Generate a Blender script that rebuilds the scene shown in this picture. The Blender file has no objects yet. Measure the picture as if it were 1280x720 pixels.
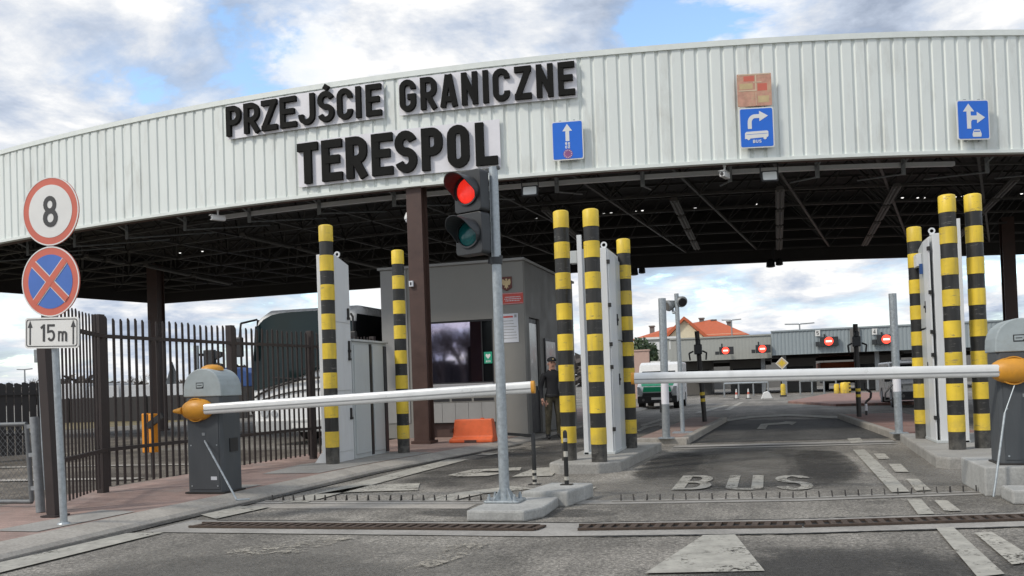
import bpy, bmesh, math, random
from mathutils import Vector, Matrix
random.seed(7)
S = bpy.context.scene
COL = S.collection
R = math.radians
# ------------------------------------------------------------------ camera model (world axes: x across the road, y along the road)
F = 1100.0; PIT = R(1.0); ROLL = R(2.0); PPY = 461.8; H = 1.25; A = R(16.2)
def ray(px, py):
    u = (px-640)/F; v = -(py-PPY)/F
    a = u*math.cos(ROLL)+v*math.sin(ROLL); b = -u*math.sin(ROLL)+v*math.cos(ROLL)
    x, y, z = a, math.cos(PIT)-b*math.sin(PIT), math.sin(PIT)+b*math.cos(PIT)
    return Vector((x*math.cos(A)-y*math.sin(A), x*math.sin(A)+y*math.cos(A), z))
def G(px, py, z=0.0):                       # point of the photograph on a level plane
    d = ray(px, py); k = (z-H)/d.z
    return Vector((d.x*k, d.y*k, z))
def TP(px, py, t):                          # point of the photograph on a plane across the road
    d = ray(px, py); k = t/d.y
    return Vector((d.x*k, t, H+d.z*k))
def FY(X):                                  # front edge of the canopy in heading axes
    f = lambda q: 17.62-0.2064*q+0.01416*q*q
    if X < -13.5: return f(-13.5)+(-0.2064-2*0.01416*13.5)*(X+13.5)
    if X > 11: return f(11)+(-0.2064+2*0.01416*11)*(X-11)
    return f(X)
def fas(X, off=0.0):                        # canopy front at heading coordinate X, off = metres outwards
    e = 0.01
    tx, ty = 2*e, FY(X+e)-FY(X-e); l = math.hypot(tx, ty); tx /= l; ty /= l
    x = X+ty*off; y = FY(X)-tx*off
    return Vector((x*math.cos(A)-y*math.sin(A), x*math.sin(A)+y*math.cos(A), 0)), Vector((tx*math.cos(A)-ty*math.sin(A), tx*math.sin(A)+ty*math.cos(A), 0))
def fasX(px, py):
    u = (px-640)/F; v = -(py-PPY)/F
    a = u*math.cos(ROLL)+v*math.sin(ROLL); b = -u*math.sin(ROLL)+v*math.cos(ROLL)
    y, z = math.cos(PIT)-b*math.sin(PIT), math.sin(PIT)+b*math.cos(PIT)
    Y = 17.6
    for i in range(30): Y = 0.5*Y+0.5*FY(a*Y/y)
    return a*Y/y, H+z*Y/y

# ------------------------------------------------------------------ materials
def nodes(name):
    m = bpy.data.materials.new(name); m.use_nodes = True
    return m, m.node_tree, m.node_tree.nodes['Principled BSDF']
def L(nt, a, b): nt.links.new(a, b)
def noise(nt, co, scale, detail=5, rough=.6, dist=0.0):
    n = nt.nodes.new('ShaderNodeTexNoise'); n.inputs['Scale'].default_value = scale
    n.inputs['Detail'].default_value = detail; n.inputs['Roughness'].default_value = rough; n.inputs['Distortion'].default_value = dist
    if co is not None: L(nt, co, n.inputs['Vector'])
    return n.outputs['Fac']
def ramp(nt, fac, stops):
    r = nt.nodes.new('ShaderNodeValToRGB'); e = r.color_ramp.elements
    while len(e) < len(stops): e.new(0.5)
    for k, (p, c) in zip(e, stops):
        k.position = p; k.color = (c, c, c, 1) if not isinstance(c, tuple) else (*c, 1)
    L(nt, fac, r.inputs['Fac']); return r.outputs['Color']
def mixc(nt, fac, a, b, mode='MIX'):
    n = nt.nodes.new('ShaderNodeMix'); n.data_type = 'RGBA'; n.blend_type = mode
    for sock, v in ((n.inputs[0], fac), (n.inputs[6], a), (n.inputs[7], b)):
        if isinstance(v, (int, float)): sock.default_value = v
        elif isinstance(v, tuple): sock.default_value = (*v, 1) if len(v) == 3 else v
        else: L(nt, v, sock)
    return n.outputs[2]
def mathn(nt, op, a, b=None):
    n = nt.nodes.new('ShaderNodeMath'); n.operation = op
    for k, v in enumerate((a, b)):
        if v is None: continue
        if isinstance(v, (int, float)): n.inputs[k].default_value = v
        else: L(nt, v, n.inputs[k])
    return n.outputs[0]
def coords(nt, kind='Object', scale=(1, 1, 1)):
    t = nt.nodes.new('ShaderNodeTexCoord')
    if scale == (1, 1, 1): return t.outputs[kind]
    m = nt.nodes.new('ShaderNodeMapping'); m.inputs['Scale'].default_value = scale
    L(nt, t.outputs[kind], m.inputs['Vector']); return m.outputs['Vector']
def bump(nt, bs, h, strength=.3, dist=.01):
    b = nt.nodes.new('ShaderNodeBump'); b.inputs['Strength'].default_value = strength; b.inputs['Distance'].default_value = dist
    L(nt, h, b.inputs['Height']); L(nt, b.outputs['Normal'], bs.inputs['Normal'])
def mat(name, rgb, rough=.55, metal=0.0, var=.25, scale=5.0, bmp=0.0, streak=False, spec=.5, dirt=None, dirtamt=.5):
    m, nt, bs = nodes(name)
    co = coords(nt, 'Object', (1, 1, .25) if streak else (1, 1, 1))
    n1 = noise(nt, co, scale, 6, .65)
    f = ramp(nt, n1, [(.25, 1-var), (.75, 1+var*.4)])
    c = mixc(nt, 1.0, tuple(rgb), f, 'MULTIPLY')
    if dirt:
        n2 = noise(nt, co, scale*.6+1.3, 8, .7, .4)
        d = ramp(nt, n2, [(.52, 0.0), (.72, dirtamt)])
        c = mixc(nt, d, c, tuple(dirt))
    L(nt, c, bs.inputs['Base Color'])
    bs.inputs['Metallic'].default_value = metal
    bs.inputs['Specular IOR Level'].default_value = spec
    rr = ramp(nt, n1, [(.3, max(.02, rough-.08)), (.7, min(1, rough+.1))]); L(nt, rr, bs.inputs['Roughness'])
    if bmp: bump(nt, bs, noise(nt, co, scale*8, 4, .6), bmp, .006)
    return m
def emit(name, rgb, strength):
    m, nt, bs = nodes(name)
    n = noise(nt, coords(nt), 60, 2)
    c = mixc(nt, 1.0, tuple(rgb), ramp(nt, n, [(.3, .7), (.7, 1.0)]), 'MULTIPLY')
    L(nt, c, bs.inputs['Base Color']); L(nt, c, bs.inputs['Emission Color']); bs.inputs['Emission Strength'].default_value = strength
    bs.inputs['Roughness'].default_value = .3
    return m
def asphalt(name, base, light, tracks=False):
    m, nt, bs = nodes(name); co = coords(nt)
    big = noise(nt, co, .35, 6, .62, .6); mid = noise(nt, co, 2.2, 8, .7, .3)
    fine = noise(nt, co, 34, 3, .75); grit = noise(nt, co, 95, 2, .7)
    c = mixc(nt, ramp(nt, big, [(.36, 0.0), (.62, 1.0)]), tuple(base), tuple(light))
    c = mixc(nt, 1.0, c, ramp(nt, mid, [(.3, .72), (.7, 1.18)]), 'MULTIPLY')
    c = mixc(nt, 1.0, c, ramp(nt, fine, [(.40, .60), (.60, 1.28)]), 'MULTIPLY')
    c = mixc(nt, 1.0, c, ramp(nt, grit, [(.40, .66), (.60, 1.25)]), 'MULTIPLY')
    vs = nt.nodes.new('ShaderNodeTexVoronoi'); vs.inputs['Scale'].default_value = 42; L(nt, co, vs.inputs['Vector'])
    bw = nt.nodes.new('ShaderNodeRGBToBW'); L(nt, vs.outputs['Color'], bw.inputs[0])
    c = mixc(nt, 1.0, c, ramp(nt, bw.outputs[0], [(.15, .76), (.85, 1.25)]), 'MULTIPLY')
    stretch = coords(nt, 'Object', (1.6, .12, 1))
    c = mixc(nt, 1.0, c, ramp(nt, noise(nt, stretch, 1.0, 5, .6), [(.34, .7), (.66, 1.14)]), 'MULTIPLY')
    v = nt.nodes.new('ShaderNodeTexVoronoi'); v.feature = 'DISTANCE_TO_EDGE'; v.inputs['Scale'].default_value = .55
    wob = nt.nodes.new('ShaderNodeVectorMath'); wob.operation = 'ADD'
    nn = nt.nodes.new('ShaderNodeTexNoise'); nn.inputs['Scale'].default_value = 1.4; nn.inputs['Detail'].default_value = 6; L(nt, co, nn.inputs['Vector'])
    L(nt, co, wob.inputs[0]); L(nt, nn.outputs['Color'], wob.inputs[1]); L(nt, wob.outputs[0], v.inputs['Vector'])
    crack = ramp(nt, v.outputs['Distance'], [(.002, .62), (.009, 1.0)])
    gate = ramp(nt, noise(nt, co, .6, 3), [(.5, 0.0), (.56, 1.0)])
    c = mixc(nt, gate, c, mixc(nt, 1.0, c, crack, 'MULTIPLY'))
    st = ramp(nt, noise(nt, co, 1.1, 5, .55, .8), [(.60, 0.0), (.68, .55)])
    c = mixc(nt, st, c, tuple(x*.55 for x in base))
    L(nt, c, bs.inputs['Base Color'])
    L(nt, ramp(nt, mid, [(.3, .72), (.7, .95)]), bs.inputs['Roughness'])
    bs.inputs['Specular IOR Level'].default_value = .3
    bump(nt, bs, mathn(nt, 'ADD', fine, grit), .5, .006)
    return m
def worn_paint(name, rgb, keep=.5):
    m, nt, bs = nodes(name); co = coords(nt)
    out = nt.nodes['Material Output']
    fine = noise(nt, co, 28, 6, .75); big = noise(nt, co, 3.0, 4, .6)
    c = mixc(nt, 1.0, tuple(rgb), ramp(nt, noise(nt, co, 7, 6, .7), [(.3, .62), (.7, 1.06)]), 'MULTIPLY')
    L(nt, c, bs.inputs['Base Color']); bs.inputs['Roughness'].default_value = .8
    a = mathn(nt, 'ADD', mathn(nt, 'MULTIPLY', fine, .75), mathn(nt, 'MULTIPLY', big, .5))
    mask = ramp(nt, a, [(keep-.03, 0.0), (keep+.06, 1.0)])
    tr = nt.nodes.new('ShaderNodeBsdfTransparent'); mx = nt.nodes.new('ShaderNodeMixShader')
    L(nt, mask, mx.inputs[0]); L(nt, tr.outputs[0], mx.inputs[1]); L(nt, bs.outputs[0], mx.inputs[2]); L(nt, mx.outputs[0], out.inputs['Surface'])
    return m
def worn_patch(name, rgb, keep, soft):         # a thin worn layer whose edge breaks up
    m, nt, bs = nodes(name); co = coords(nt); out = nt.nodes['Material Output']
    fine = noise(nt, co, 55, 3, .7); grit = noise(nt, co, 160, 2, .6)
    c = mixc(nt, 1.0, tuple(rgb), ramp(nt, fine, [(.32, .55), (.68, 1.45)]), 'MULTIPLY')
    c = mixc(nt, 1.0, c, ramp(nt, grit, [(.35, .6), (.65, 1.4)]), 'MULTIPLY')
    L(nt, c, bs.inputs['Base Color']); bs.inputs['Roughness'].default_value = .9; bs.inputs['Specular IOR Level'].default_value = .2
    bump(nt, bs, mathn(nt, 'ADD', fine, grit), .6, .008)
    g = nt.nodes.new('ShaderNodeTexCoord'); sp = nt.nodes.new('ShaderNodeSeparateXYZ'); L(nt, g.outputs['Generated'], sp.inputs[0])
    def edge(v): return mathn(nt, 'MULTIPLY', mathn(nt, 'MULTIPLY', v, mathn(nt, 'SUBTRACT', 1.0, v)), 4.0)
    e = mathn(nt, 'MULTIPLY', mathn(nt, 'POWER', edge(sp.outputs['X']), .6), mathn(nt, 'POWER', edge(sp.outputs['Y']), .6))
    n1 = mathn(nt, 'ADD', mathn(nt, 'MULTIPLY', noise(nt, co, 1.3, 7, .65, .5), .8), mathn(nt, 'MULTIPLY', noise(nt, co, 9, 5, .7), .25))
    a = mathn(nt, 'MULTIPLY', mathn(nt, 'ADD', n1, mathn(nt, 'MULTIPLY', e, .25)), mathn(nt, 'MINIMUM', mathn(nt, 'MULTIPLY', e, 1.6), 1.0))
    mask = mathn(nt, 'MULTIPLY', ramp(nt, a, [(keep, 0.0), (keep+soft*2.2, 1.0)]), .5)
    tr = nt.nodes.new('ShaderNodeBsdfTransparent'); mx = nt.nodes.new('ShaderNodeMixShader')
    L(nt, mask, mx.inputs[0]); L(nt, tr.outputs[0], mx.inputs[1]); L(nt, bs.outputs[0], mx.inputs[2]); L(nt, mx.outputs[0], out.inputs['Surface'])
    return m
def paving(name, rgb, joint, bw=.2, bh=.1, mortar=.006, bk=.5):
    m, nt, bs = nodes(name); co = coords(nt)
    b = nt.nodes.new('ShaderNodeTexBrick'); L(nt, co, b.inputs['Vector'])
    b.inputs['Scale'].default_value = 1; b.inputs['Brick Width'].default_value = bw; b.inputs['Row Height'].default_value = bh
    b.inputs['Mortar Size'].default_value = mortar; b.inputs['Color1'].default_value = (*rgb, 1); b.inputs['Color2'].default_value = (*[x*.78 for x in rgb], 1); b.inputs['Mortar'].default_value = (*joint, 1)
    c = mixc(nt, 1.0, b.outputs['Color'], ramp(nt, noise(nt, co, 1.2, 6, .65), [(.3, .75), (.7, 1.2)]), 'MULTIPLY')
    d = ramp(nt, noise(nt, co, 2.1, 7, .7, .5), [(.5, 0.0), (.72, .55)])
    c = mixc(nt, d, c, (.27, .25, .23))
    c = mixc(nt, 1.0, c, ramp(nt, noise(nt, co, 60, 3, .6), [(.3, .8), (.7, 1.15)]), 'MULTIPLY')
    L(nt, c, bs.inputs['Base Color']); bs.inputs['Roughness'].default_value = .85
    bump(nt, bs, b.outputs['Fac'], -.25, .006)
    return m
def concrete(name, rgb):
    m, nt, bs = nodes(name); co = coords(nt)
    c = mixc(nt, 1.0, tuple(rgb), ramp(nt, noise(nt, co, 1.6, 8, .7, .4), [(.28, .68), (.72, 1.16)]), 'MULTIPLY')
    c = mixc(nt, 1.0, c, ramp(nt, noise(nt, co, 40, 4, .7), [(.3, .78), (.7, 1.14)]), 'MULTIPLY')
    c = mixc(nt, ramp(nt, noise(nt, co, 4.2, 7, .75, .6), [(.56, 0.0), (.75, .6)]), c, tuple(x*.55 for x in rgb))
    L(nt, c, bs.inputs['Base Color']); bs.inputs['Roughness'].default_value = .9; bs.inputs['Specular IOR Level'].default_value = .25
    bump(nt, bs, noise(nt, co, 70, 4, .7), .35, .006)
    return m
def leafy(name, a, b):
    m, nt, bs = nodes(name)
    g = nt.nodes.new('ShaderNodeNewGeometry')
    c = mixc(nt, g.outputs['Random Per Island'], tuple(a), tuple(b))
    L(nt, c, bs.inputs['Base Color']); bs.inputs['Roughness'].default_value = .7
    return m

M = {}
M['asphalt'] = asphalt('weathered_asphalt', (.17, .159, .140), (.31, .29, .255))
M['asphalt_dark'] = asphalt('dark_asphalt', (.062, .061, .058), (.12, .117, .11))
M['asphalt_coarse'] = worn_patch('coarse_asphalt', (.085, .083, .079), .50, .10)
M['asphalt_patch'] = worn_patch('dark_lane_wear', (.062, .06, .057), .46, .14)
M['dust'] = worn_patch('pale_dust', (.30, .285, .255), .56, .16)
M['concrete'] = concrete('light_concrete', (.36, .35, .325))
M['concrete_dirty'] = concrete('dirty_concrete', (.35, .336, .31))
M['concrete_kerb'] = concrete('kerb_concrete', (.40, .375, .335))
M['block'] = concrete('block_concrete', (.42, .42, .40))
M['pave'] = paving('red_paving', (.37, .255, .215), (.26, .2, .17))
M['pave_far'] = paving('red_paving_far', (.33, .185, .15), (.2, .14, .12))
M['gravel'] = asphalt('rail_ballast', (.09, .075, .06), (.26, .23, .19))
M['drygrass'] = asphalt('dry_grass_ground', (.16, .13, .06), (.26, .21, .11))
M['paint'] = worn_paint('worn_road_paint', (.45, .43, .375), .535)
M['paint_good'] = worn_paint('road_paint', (.42, .405, .355), .50)
M['paint_faint'] = worn_paint('faded_road_paint', (.40, .37, .31), .66)
M['fascia'] = mat('fascia_sheet', (.77, .81, .775), .45, 0, .08, 1.2, 0, True, .4, (.50, .50, .45), .6)
M['fascia_trim'] = mat('fascia_trim', (.76, .80, .76), .45, 0, .08)
M['board'] = mat('sign_backing', (.78, .77, .80), .5, 0, .06)
M['letter'] = mat('letter_black', (.012, .012, .011), .75, 0, .2, 5, 0, False, .15)
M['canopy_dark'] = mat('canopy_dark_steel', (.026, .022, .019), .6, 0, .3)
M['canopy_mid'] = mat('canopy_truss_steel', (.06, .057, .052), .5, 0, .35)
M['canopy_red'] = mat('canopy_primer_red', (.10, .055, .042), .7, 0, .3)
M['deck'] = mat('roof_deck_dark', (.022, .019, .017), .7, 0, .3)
M['brown'] = mat('brown_painted_steel', (.075, .040, .031), .5, 0, .3, 4, .1)
M['fence'] = mat('dark_brown_fence', (.036, .026, .024), .55, 0, .3, 5)
M['fence_far'] = mat('far_fence_brown', (.03, .027, .027), .6, 0, .3, 5)
M['yellow'] = mat('yellow_sleeve', (.80, .58, .045), .38, 0, .18, 5, 0, True, .5, (.22, .17, .07), .75)
M['black'] = mat('black_sleeve', (.018, .018, .017), .4, 0, .3, 5, 0, True, .5, (.10, .095, .085), .7)
def sleeve(name, rgb, scuff, grime):
    m, nt, bs = nodes(name)
    g = nt.nodes.new('ShaderNodeObjectInfo'); t = nt.nodes.new('ShaderNodeTexCoord'); ad = nt.nodes.new('ShaderNodeVectorMath'); ad.operation = 'ADD'
    L(nt, t.outputs['Object'], ad.inputs[0]); L(nt, g.outputs['Location'], ad.inputs[1]); co = ad.outputs[0]
    mp = nt.nodes.new('ShaderNodeMapping'); mp.inputs['Scale'].default_value = (5, 5, 22); L(nt, co, mp.inputs['Vector'])
    mv = nt.nodes.new('ShaderNodeMapping'); mv.inputs['Scale'].default_value = (9, 9, .8); L(nt, co, mv.inputs['Vector'])
    c = mixc(nt, 1.0, tuple(rgb), ramp(nt, noise(nt, co, 2.2, 5, .6), [(.35, .78), (.65, 1.08)]), 'MULTIPLY')
    c = mixc(nt, ramp(nt, noise(nt, mv.outputs[0], 1, 5, .65), [(.50, 0.0), (.68, .55)]), c, tuple(grime))
    c = mixc(nt, ramp(nt, noise(nt, mp.outputs[0], 1, 7, .75), [(.60, 0.0), (.64, .8)]), c, tuple(scuff))
    sp = nt.nodes.new('ShaderNodeSeparateXYZ'); L(nt, t.outputs['Object'], sp.inputs[0])
    low = mathn(nt, 'MULTIPLY', ramp(nt, sp.outputs['Z'], [(.02, 1.0), (.55, 0.0)]), ramp(nt, noise(nt, co, 7, 6, .7), [(.40, .15), (.60, 1.0)]))
    c = mixc(nt, mathn(nt, 'MULTIPLY', low, .6), c, (.17, .16, .14))
    L(nt, c, bs.inputs['Base Color']); L(nt, ramp(nt, noise(nt, co, 6, 5), [(.3, .32), (.7, .6)]), bs.inputs['Roughness'])
    return m
M['yellow'] = sleeve('yellow_sleeve_worn', (.80, .57, .045), (.28, .22, .10), (.42, .32, .08))
M['black_s'] = sleeve('black_sleeve_worn', (.02, .02, .019), (.13, .125, .115), (.06, .057, .05))
M['rubber'] = mat('black_rubber', (.015, .015, .015), .7, 0, .3)
M['white_box'] = mat('white_painted_steel', (.68, .70, .71), .4, 0, .08, 3, 0, True, .5, (.45, .45, .43), .3)
M['grey_box'] = mat('grey_painted_steel', (.52, .55, .55), .42, 0, .1, 3, 0, True, .5, (.38, .38, .36), .35)
M['galv'] = mat('galvanised_steel', (.42, .46, .48), .45, .55, .35, 26, .05, False, .5)
M['galv_dull'] = mat('dull_galvanised_steel', (.30, .32, .33), .55, .3, .35, 18)
M['barrier_grey'] = mat('barrier_dark_grey', (.075, .083, .09), .5, 0, .2, 5, .15, True, .4, (.13, .125, .12), .5)
M['hood'] = mat('barrier_hood_grey', (.36, .41, .42), .5, 0, .18, 6, 0, False, .5, (.25, .25, .22), .5)
M['orange'] = mat('orange_plastic', (.66, .30, .028), .45, 0, .15, 8, 0, False, .5, (.35, .17, .04), .4)
M['orange_barrier'] = mat('orange_road_barrier', (.72, .13, .035), .5, 0, .15, 6, 0, False, .5, (.4, .1, .05), .4)
M['orange_box'] = mat('orange_post_box', (.80, .30, .015), .45, 0, .1)
M['alu'] = mat('barrier_arm_white', (.74, .75, .74), .32, .15, .12, 3, 0, False, .5, (.5, .5, .48), .4)
M['alu_groove'] = mat('arm_groove_grey', (.30, .31, .31), .5, .2, .2)
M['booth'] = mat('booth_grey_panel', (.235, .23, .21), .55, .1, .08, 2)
M['booth_shaded'] = mat('booth_shaded_panel', (.17, .165, .155), .55, .1, .08, 2)  # booth panel toned darker: shade on side and rear walls put into colour
M['booth_pale'] = mat('booth_pale_panel', (.30, .30, .29), .55, 0, .12, 2)
M['frame'] = mat('window_frame_grey', (.30, .30, .31), .5, 0, .1)
M['frame_dark'] = mat('dark_frame', (.02, .02, .022), .45, 0, .2)
M['cream'] = mat('cream_render', (.72, .64, .46), .8, 0, .1)
M['roof_red'] = mat('orange_roof_tiles', (.52, .125, .05), .7, 0, .2, 3)
M['far_beige'] = mat('far_canopy_beige', (.37, .38, .35), .6, 0, .06)
M['far_blue'] = mat('far_canopy_blue_grey', (.29, .335, .35), .6, 0, .08)
M['pink_wall'] = mat('pink_wall', (.52, .36, .30), .8, 0, .1)
M['white'] = mat('white_paint', (.74, .75, .74), .4, 0, .08)
M['red_sign'] = mat('red_sign_film', (.56, .075, .055), .4, 0, .1)
M['blue_sign'] = mat('blue_sign_film', (.012, .15, .68), .38, 0, .08)
M['blue_disc'] = mat('blue_disc_film', (.07, .17, .52), .4, 0, .1)
M['red_ring'] = mat('faded_red_film', (.62, .15, .10), .42, 0, .1)
M['sign_white'] = mat('white_sign_film', (.76, .76, .73), .4, 0, .06)
M['sign_black'] = mat('black_sign_film', (.05, .05, .05), .5, 0, .1)
M['faded_pink'] = mat('faded_pink_sign', (.62, .34, .25), .6, 0, .35, 7, 0, False, .4, (.55, .46, .28), .8)
M['faded_line'] = mat('faded_cream_line', (.72, .60, .42), .6)
M['purple'] = mat('purple_sign_disc', (.30, .10, .26), .5)
M['green_sign'] = mat('green_sign_film', (.02, .33, .20), .4, 0, .06)
M['paper'] = mat('white_paper', (.62, .64, .68), .6, 0, .05)
M['gold'] = mat('pale_gold', (.62, .48, .26), .5)
M['maroon'] = mat('maroon_plaque', (.13, .035, .025), .5)
M['led_red'] = emit('led_red', (1.0, .06, .035), 1.9)
M['led_white'] = emit('led_pale_red', (1.0, .62, .55), 1.5)
M['led_lamp'] = emit('small_white_lamp', (1, .98, .95), 1.3)
M['tl_red'] = emit('traffic_red_lens', (1.0, .035, .02), .6)
M['signal'] = mat('signal_black_plastic', (.03, .033, .036), .5, 0, .15)
M['glassdark'] = mat('dark_vehicle_glass', (.008, .009, .010), .12, 0, .1, 3, 0, False, .12)
M['bus_white'] = mat('coach_white', (.86, .87, .86), .25, 0, .05)
M['bus_grey'] = mat('coach_grey', (.45, .46, .45), .35, 0, .08)
M['bus_teal'] = mat('coach_teal', (.02, .10, .10), .35)
M['car_white'] = mat('van_white', (.82, .83, .82), .25, 0, .06)
M['car_silver'] = mat('silver_car_paint', (.52, .51, .49), .3, .2, .06)
M['car_green'] = mat('van_green', (.01, .38, .18), .3, 0, .06)
M['plastic'] = mat('black_plastic_trim', (.02, .02, .021), .5)
M['lamp_glass'] = mat('headlamp_glass', (.60, .63, .65), .12, .3, .3, 20)
M['tail_red'] = mat('tail_lamp_red', (.5, .02, .02), .2)
M['blue_tarp'] = mat('blue_tarpaulin', (.03, .09, .28), .6, 0, .3)
M['bark'] = mat('grey_bark', (.09, .075, .065), .9, 0, .3)
M['leaf'] = leafy('evergreen_leaves', (.018, .045, .016), (.06, .085, .03))
M['wood'] = leafy('wood_leaves', (.06, .05, .045), (.11, .095, .08))
M['paint_post'] = mat('peeling_white_paint', (.5, .48, .42), .7, 0, .4, 14)
M['skin'] = mat('skin', (.52, .29, .21), .5, 0, .08)
M['jacket'] = mat('black_jacket', (.018, .018, .02), .8, 0, .3, 12)
M['trousers'] = mat('camo_trousers', (.085, .075, .05), .9, 0, .6, 14, 0, False, .3, (.03, .032, .022), .9)
M['boot'] = mat('black_boot', (.012, .012, .012), .5)
M['dullmetal'] = mat('dark_steel', (.05, .046, .043), .55, .4, .3)
M['rust'] = mat('rusty_iron', (.095, .068, .052), .75, .3, .5, 18, .2)
M['fitting'] = mat('light_fitting_grey', (.10, .095, .088), .5, 0, .2)
M['gate_steel'] = mat('weathered_gate_steel', (.17, .18, .185), .55, .3, .35, 18)
M['trailer'] = mat('pale_trailer_side', (.50, .51, .52), .5, 0, .2, 2)
M['screen_glass'] = mat('coach_screen_glass', (.010, .022, .022), .1, 0, .2, 2, 0, False, .3)
M['paint_bus'] = worn_paint('worn_lane_lettering', (.38, .365, .32), .545)
M['lampgrey'] = mat('lamp_housing_grey', (.16, .155, .145), .5, 0, .15)
M['floodglass'] = mat('floodlight_glass', (.62, .64, .62), .2, 0, .1)
def green_lens():
    m, nt, bs = nodes('traffic_green_lens')
    n = noise(nt, coords(nt), 90, 2)
    L(nt, mixc(nt, n, (.0, .06, .065), (.01, .14, .14)), bs.inputs['Base Color']); bs.inputs['Roughness'].default_value = .15
    return m
M['tl_green'] = green_lens()
def mirror_glass():
    m, nt, bs = nodes('coated_window_glass')
    n = noise(nt, coords(nt), 1.5, 2)
    L(nt, mixc(nt, n, (.52, .48, .64), (.56, .52, .68)), bs.inputs['Base Color']); bs.inputs['Metallic'].default_value = 1; bs.inputs['Roughness'].default_value = .03
    return m
M['mirror'] = mirror_glass()
def mesh_mat():
    m, nt, bs = nodes('chain_link_mesh')
    return m

# ------------------------------------------------------------------ mesh helpers
class MB:
    def __init__(s): s.v = []; s.f = []; s.m = []
    def add(s, vs, fs, m=0):
        o = len(s.v); s.v += [tuple(x) for x in vs]
        for q in fs: s.f.append([o+i for i in q]); s.m.append(m)
        return s
    def box(s, x0, x1, y0, y1, z0, z1, m=0):
        return s.add([(x0, y0, z0), (x1, y0, z0), (x1, y1, z0), (x0, y1, z0), (x0, y0, z1), (x1, y0, z1), (x1, y1, z1), (x0, y1, z1)],
                     [(0, 3, 2, 1), (4, 5, 6, 7), (0, 1, 5, 4), (1, 2, 6, 5), (2, 3, 7, 6), (3, 0, 4, 7)], m)
    def quad(s, pts, m=0): return s.add(pts, [tuple(range(len(pts)))], m)
    def prism(s, poly, o, u, v, d, m=0):      # polygon in frame (o,u,v), extruded by vector d
        o = Vector(o); u = Vector(u); v = Vector(v); d = Vector(d); n = len(poly)
        a = [o+u*x+v*y for x, y in poly]; b = [p+d for p in a]
        fs = [tuple(range(n)), tuple(range(2*n-1, n-1, -1))]+[(i, n+i, n+(i+1) % n, (i+1) % n) for i in range(n)]
        return s.add(a+b, fs, m)
    def tube(s, p, q, r0, r1=None, n=12, m=0, caps=True):
        p = Vector(p); q = Vector(q); r1 = r0 if r1 is None else r1
        d = (q-p).normalized(); a = d.orthogonal().normalized(); b = d.cross(a)
        vs = [p+(a*math.cos(2*math.pi*i/n)+b*math.sin(2*math.pi*i/n))*r0 for i in range(n)]+[q+(a*math.cos(2*math.pi*i/n)+b*math.sin(2*math.pi*i/n))*r1 for i in range(n)]
        fs = [(i, (i+1) % n, n+(i+1) % n, n+i) for i in range(n)]
        if caps: fs += [tuple(range(n-1, -1, -1)), tuple(range(n, 2*n))]
        return s.add(vs, fs, m)
    def path(s, pts, r, n=8, m=0):
        for a, b in zip(pts, pts[1:]): s.tube(a, b, r, r, n, m)
        return s
    def beam(s, p, q, w, h, m=0):
        p = Vector(p); q = Vector(q); d = (q-p).normalized()
        up = Vector((0, 0, 1)) if abs(d.z) < .95 else Vector((0, 1, 0))
        a = d.cross(up).normalized()*w/2; b = a.cross(d).normalized()*h/2
        return s.add([p-a-b, p+a-b, p+a+b, p-a+b, q-a-b, q+a-b, q+a+b, q-a+b],
                     [(0, 3, 2, 1), (4, 5, 6, 7), (0, 1, 5, 4), (1, 2, 6, 5), (2, 3, 7, 6), (3, 0, 4, 7)], m)
    def lathe(s, prof, c=(0, 0, 0), n=20, m=0, ms=None):   # profile of (r,z)
        c = Vector(c); vs = []; fs = []; mm = []
        for r, z in prof:
            for i in range(n): vs.append(c+Vector((r*math.cos(2*math.pi*i/n), r*math.sin(2*math.pi*i/n), z)))
        o = len(s.v); s.v += [tuple(x) for x in vs]
        for k in range(len(prof)-1):
            for i in range(n):
                s.f.append([o+k*n+i, o+k*n+(i+1) % n, o+(k+1)*n+(i+1) % n, o+(k+1)*n+i]); s.m.append(ms[k] if ms else m)
        for k, rev in ((0, True), (len(prof)-1, False)):
            q = [o+k*n+i for i in range(n)]
            s.f.append(q[::-1] if rev else q); s.m.append((ms[0] if k == 0 else ms[-1]) if ms else m)
        return s
    def ellipsoid(s, c, r, n=16, k=10, m=0):
        c = Vector(c); vs = []; fs = []
        for j in range(k+1):
            th = math.pi*j/k
            for i in range(n):
                ph = 2*math.pi*i/n
                vs.append(c+Vector((r[0]*math.sin(th)*math.cos(ph), r[1]*math.sin(th)*math.sin(ph), r[2]*math.cos(th))))
        for j in range(k):
            for i in range(n): fs.append((j*n+i, (j+1)*n+i, (j+1)*n+(i+1) % n, j*n+(i+1) % n))
        return s.add(vs, fs, m)
    def disc(s, c, u, v, r, d, n=32, m=0, r2=None):
        r2 = r if r2 is None else r2
        return s.prism([(r*math.cos(2*math.pi*i/n), r2*math.sin(2*math.pi*i/n)) for i in range(n)], c, u, v, d, m)
    def ring(s, c, u, v, r0, r1, d, n=36, m=0):
        c = Vector(c); u = Vector(u); v = Vector(v); d = Vector(d)
        for i in range(n):
            a0, a1 = 2*math.pi*i/n, 2*math.pi*(i+1)/n
            P = [c+u*(r*math.cos(a))+v*(r*math.sin(a)) for r, a in ((r0, a0), (r1, a0), (r1, a1), (r0, a1))]
            Q = [p+d for p in P]
            s.add(P+Q, [(0, 1, 2, 3), (7, 6, 5, 4), (1, 5, 6, 2), (0, 3, 7, 4)], m)
        return s
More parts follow.
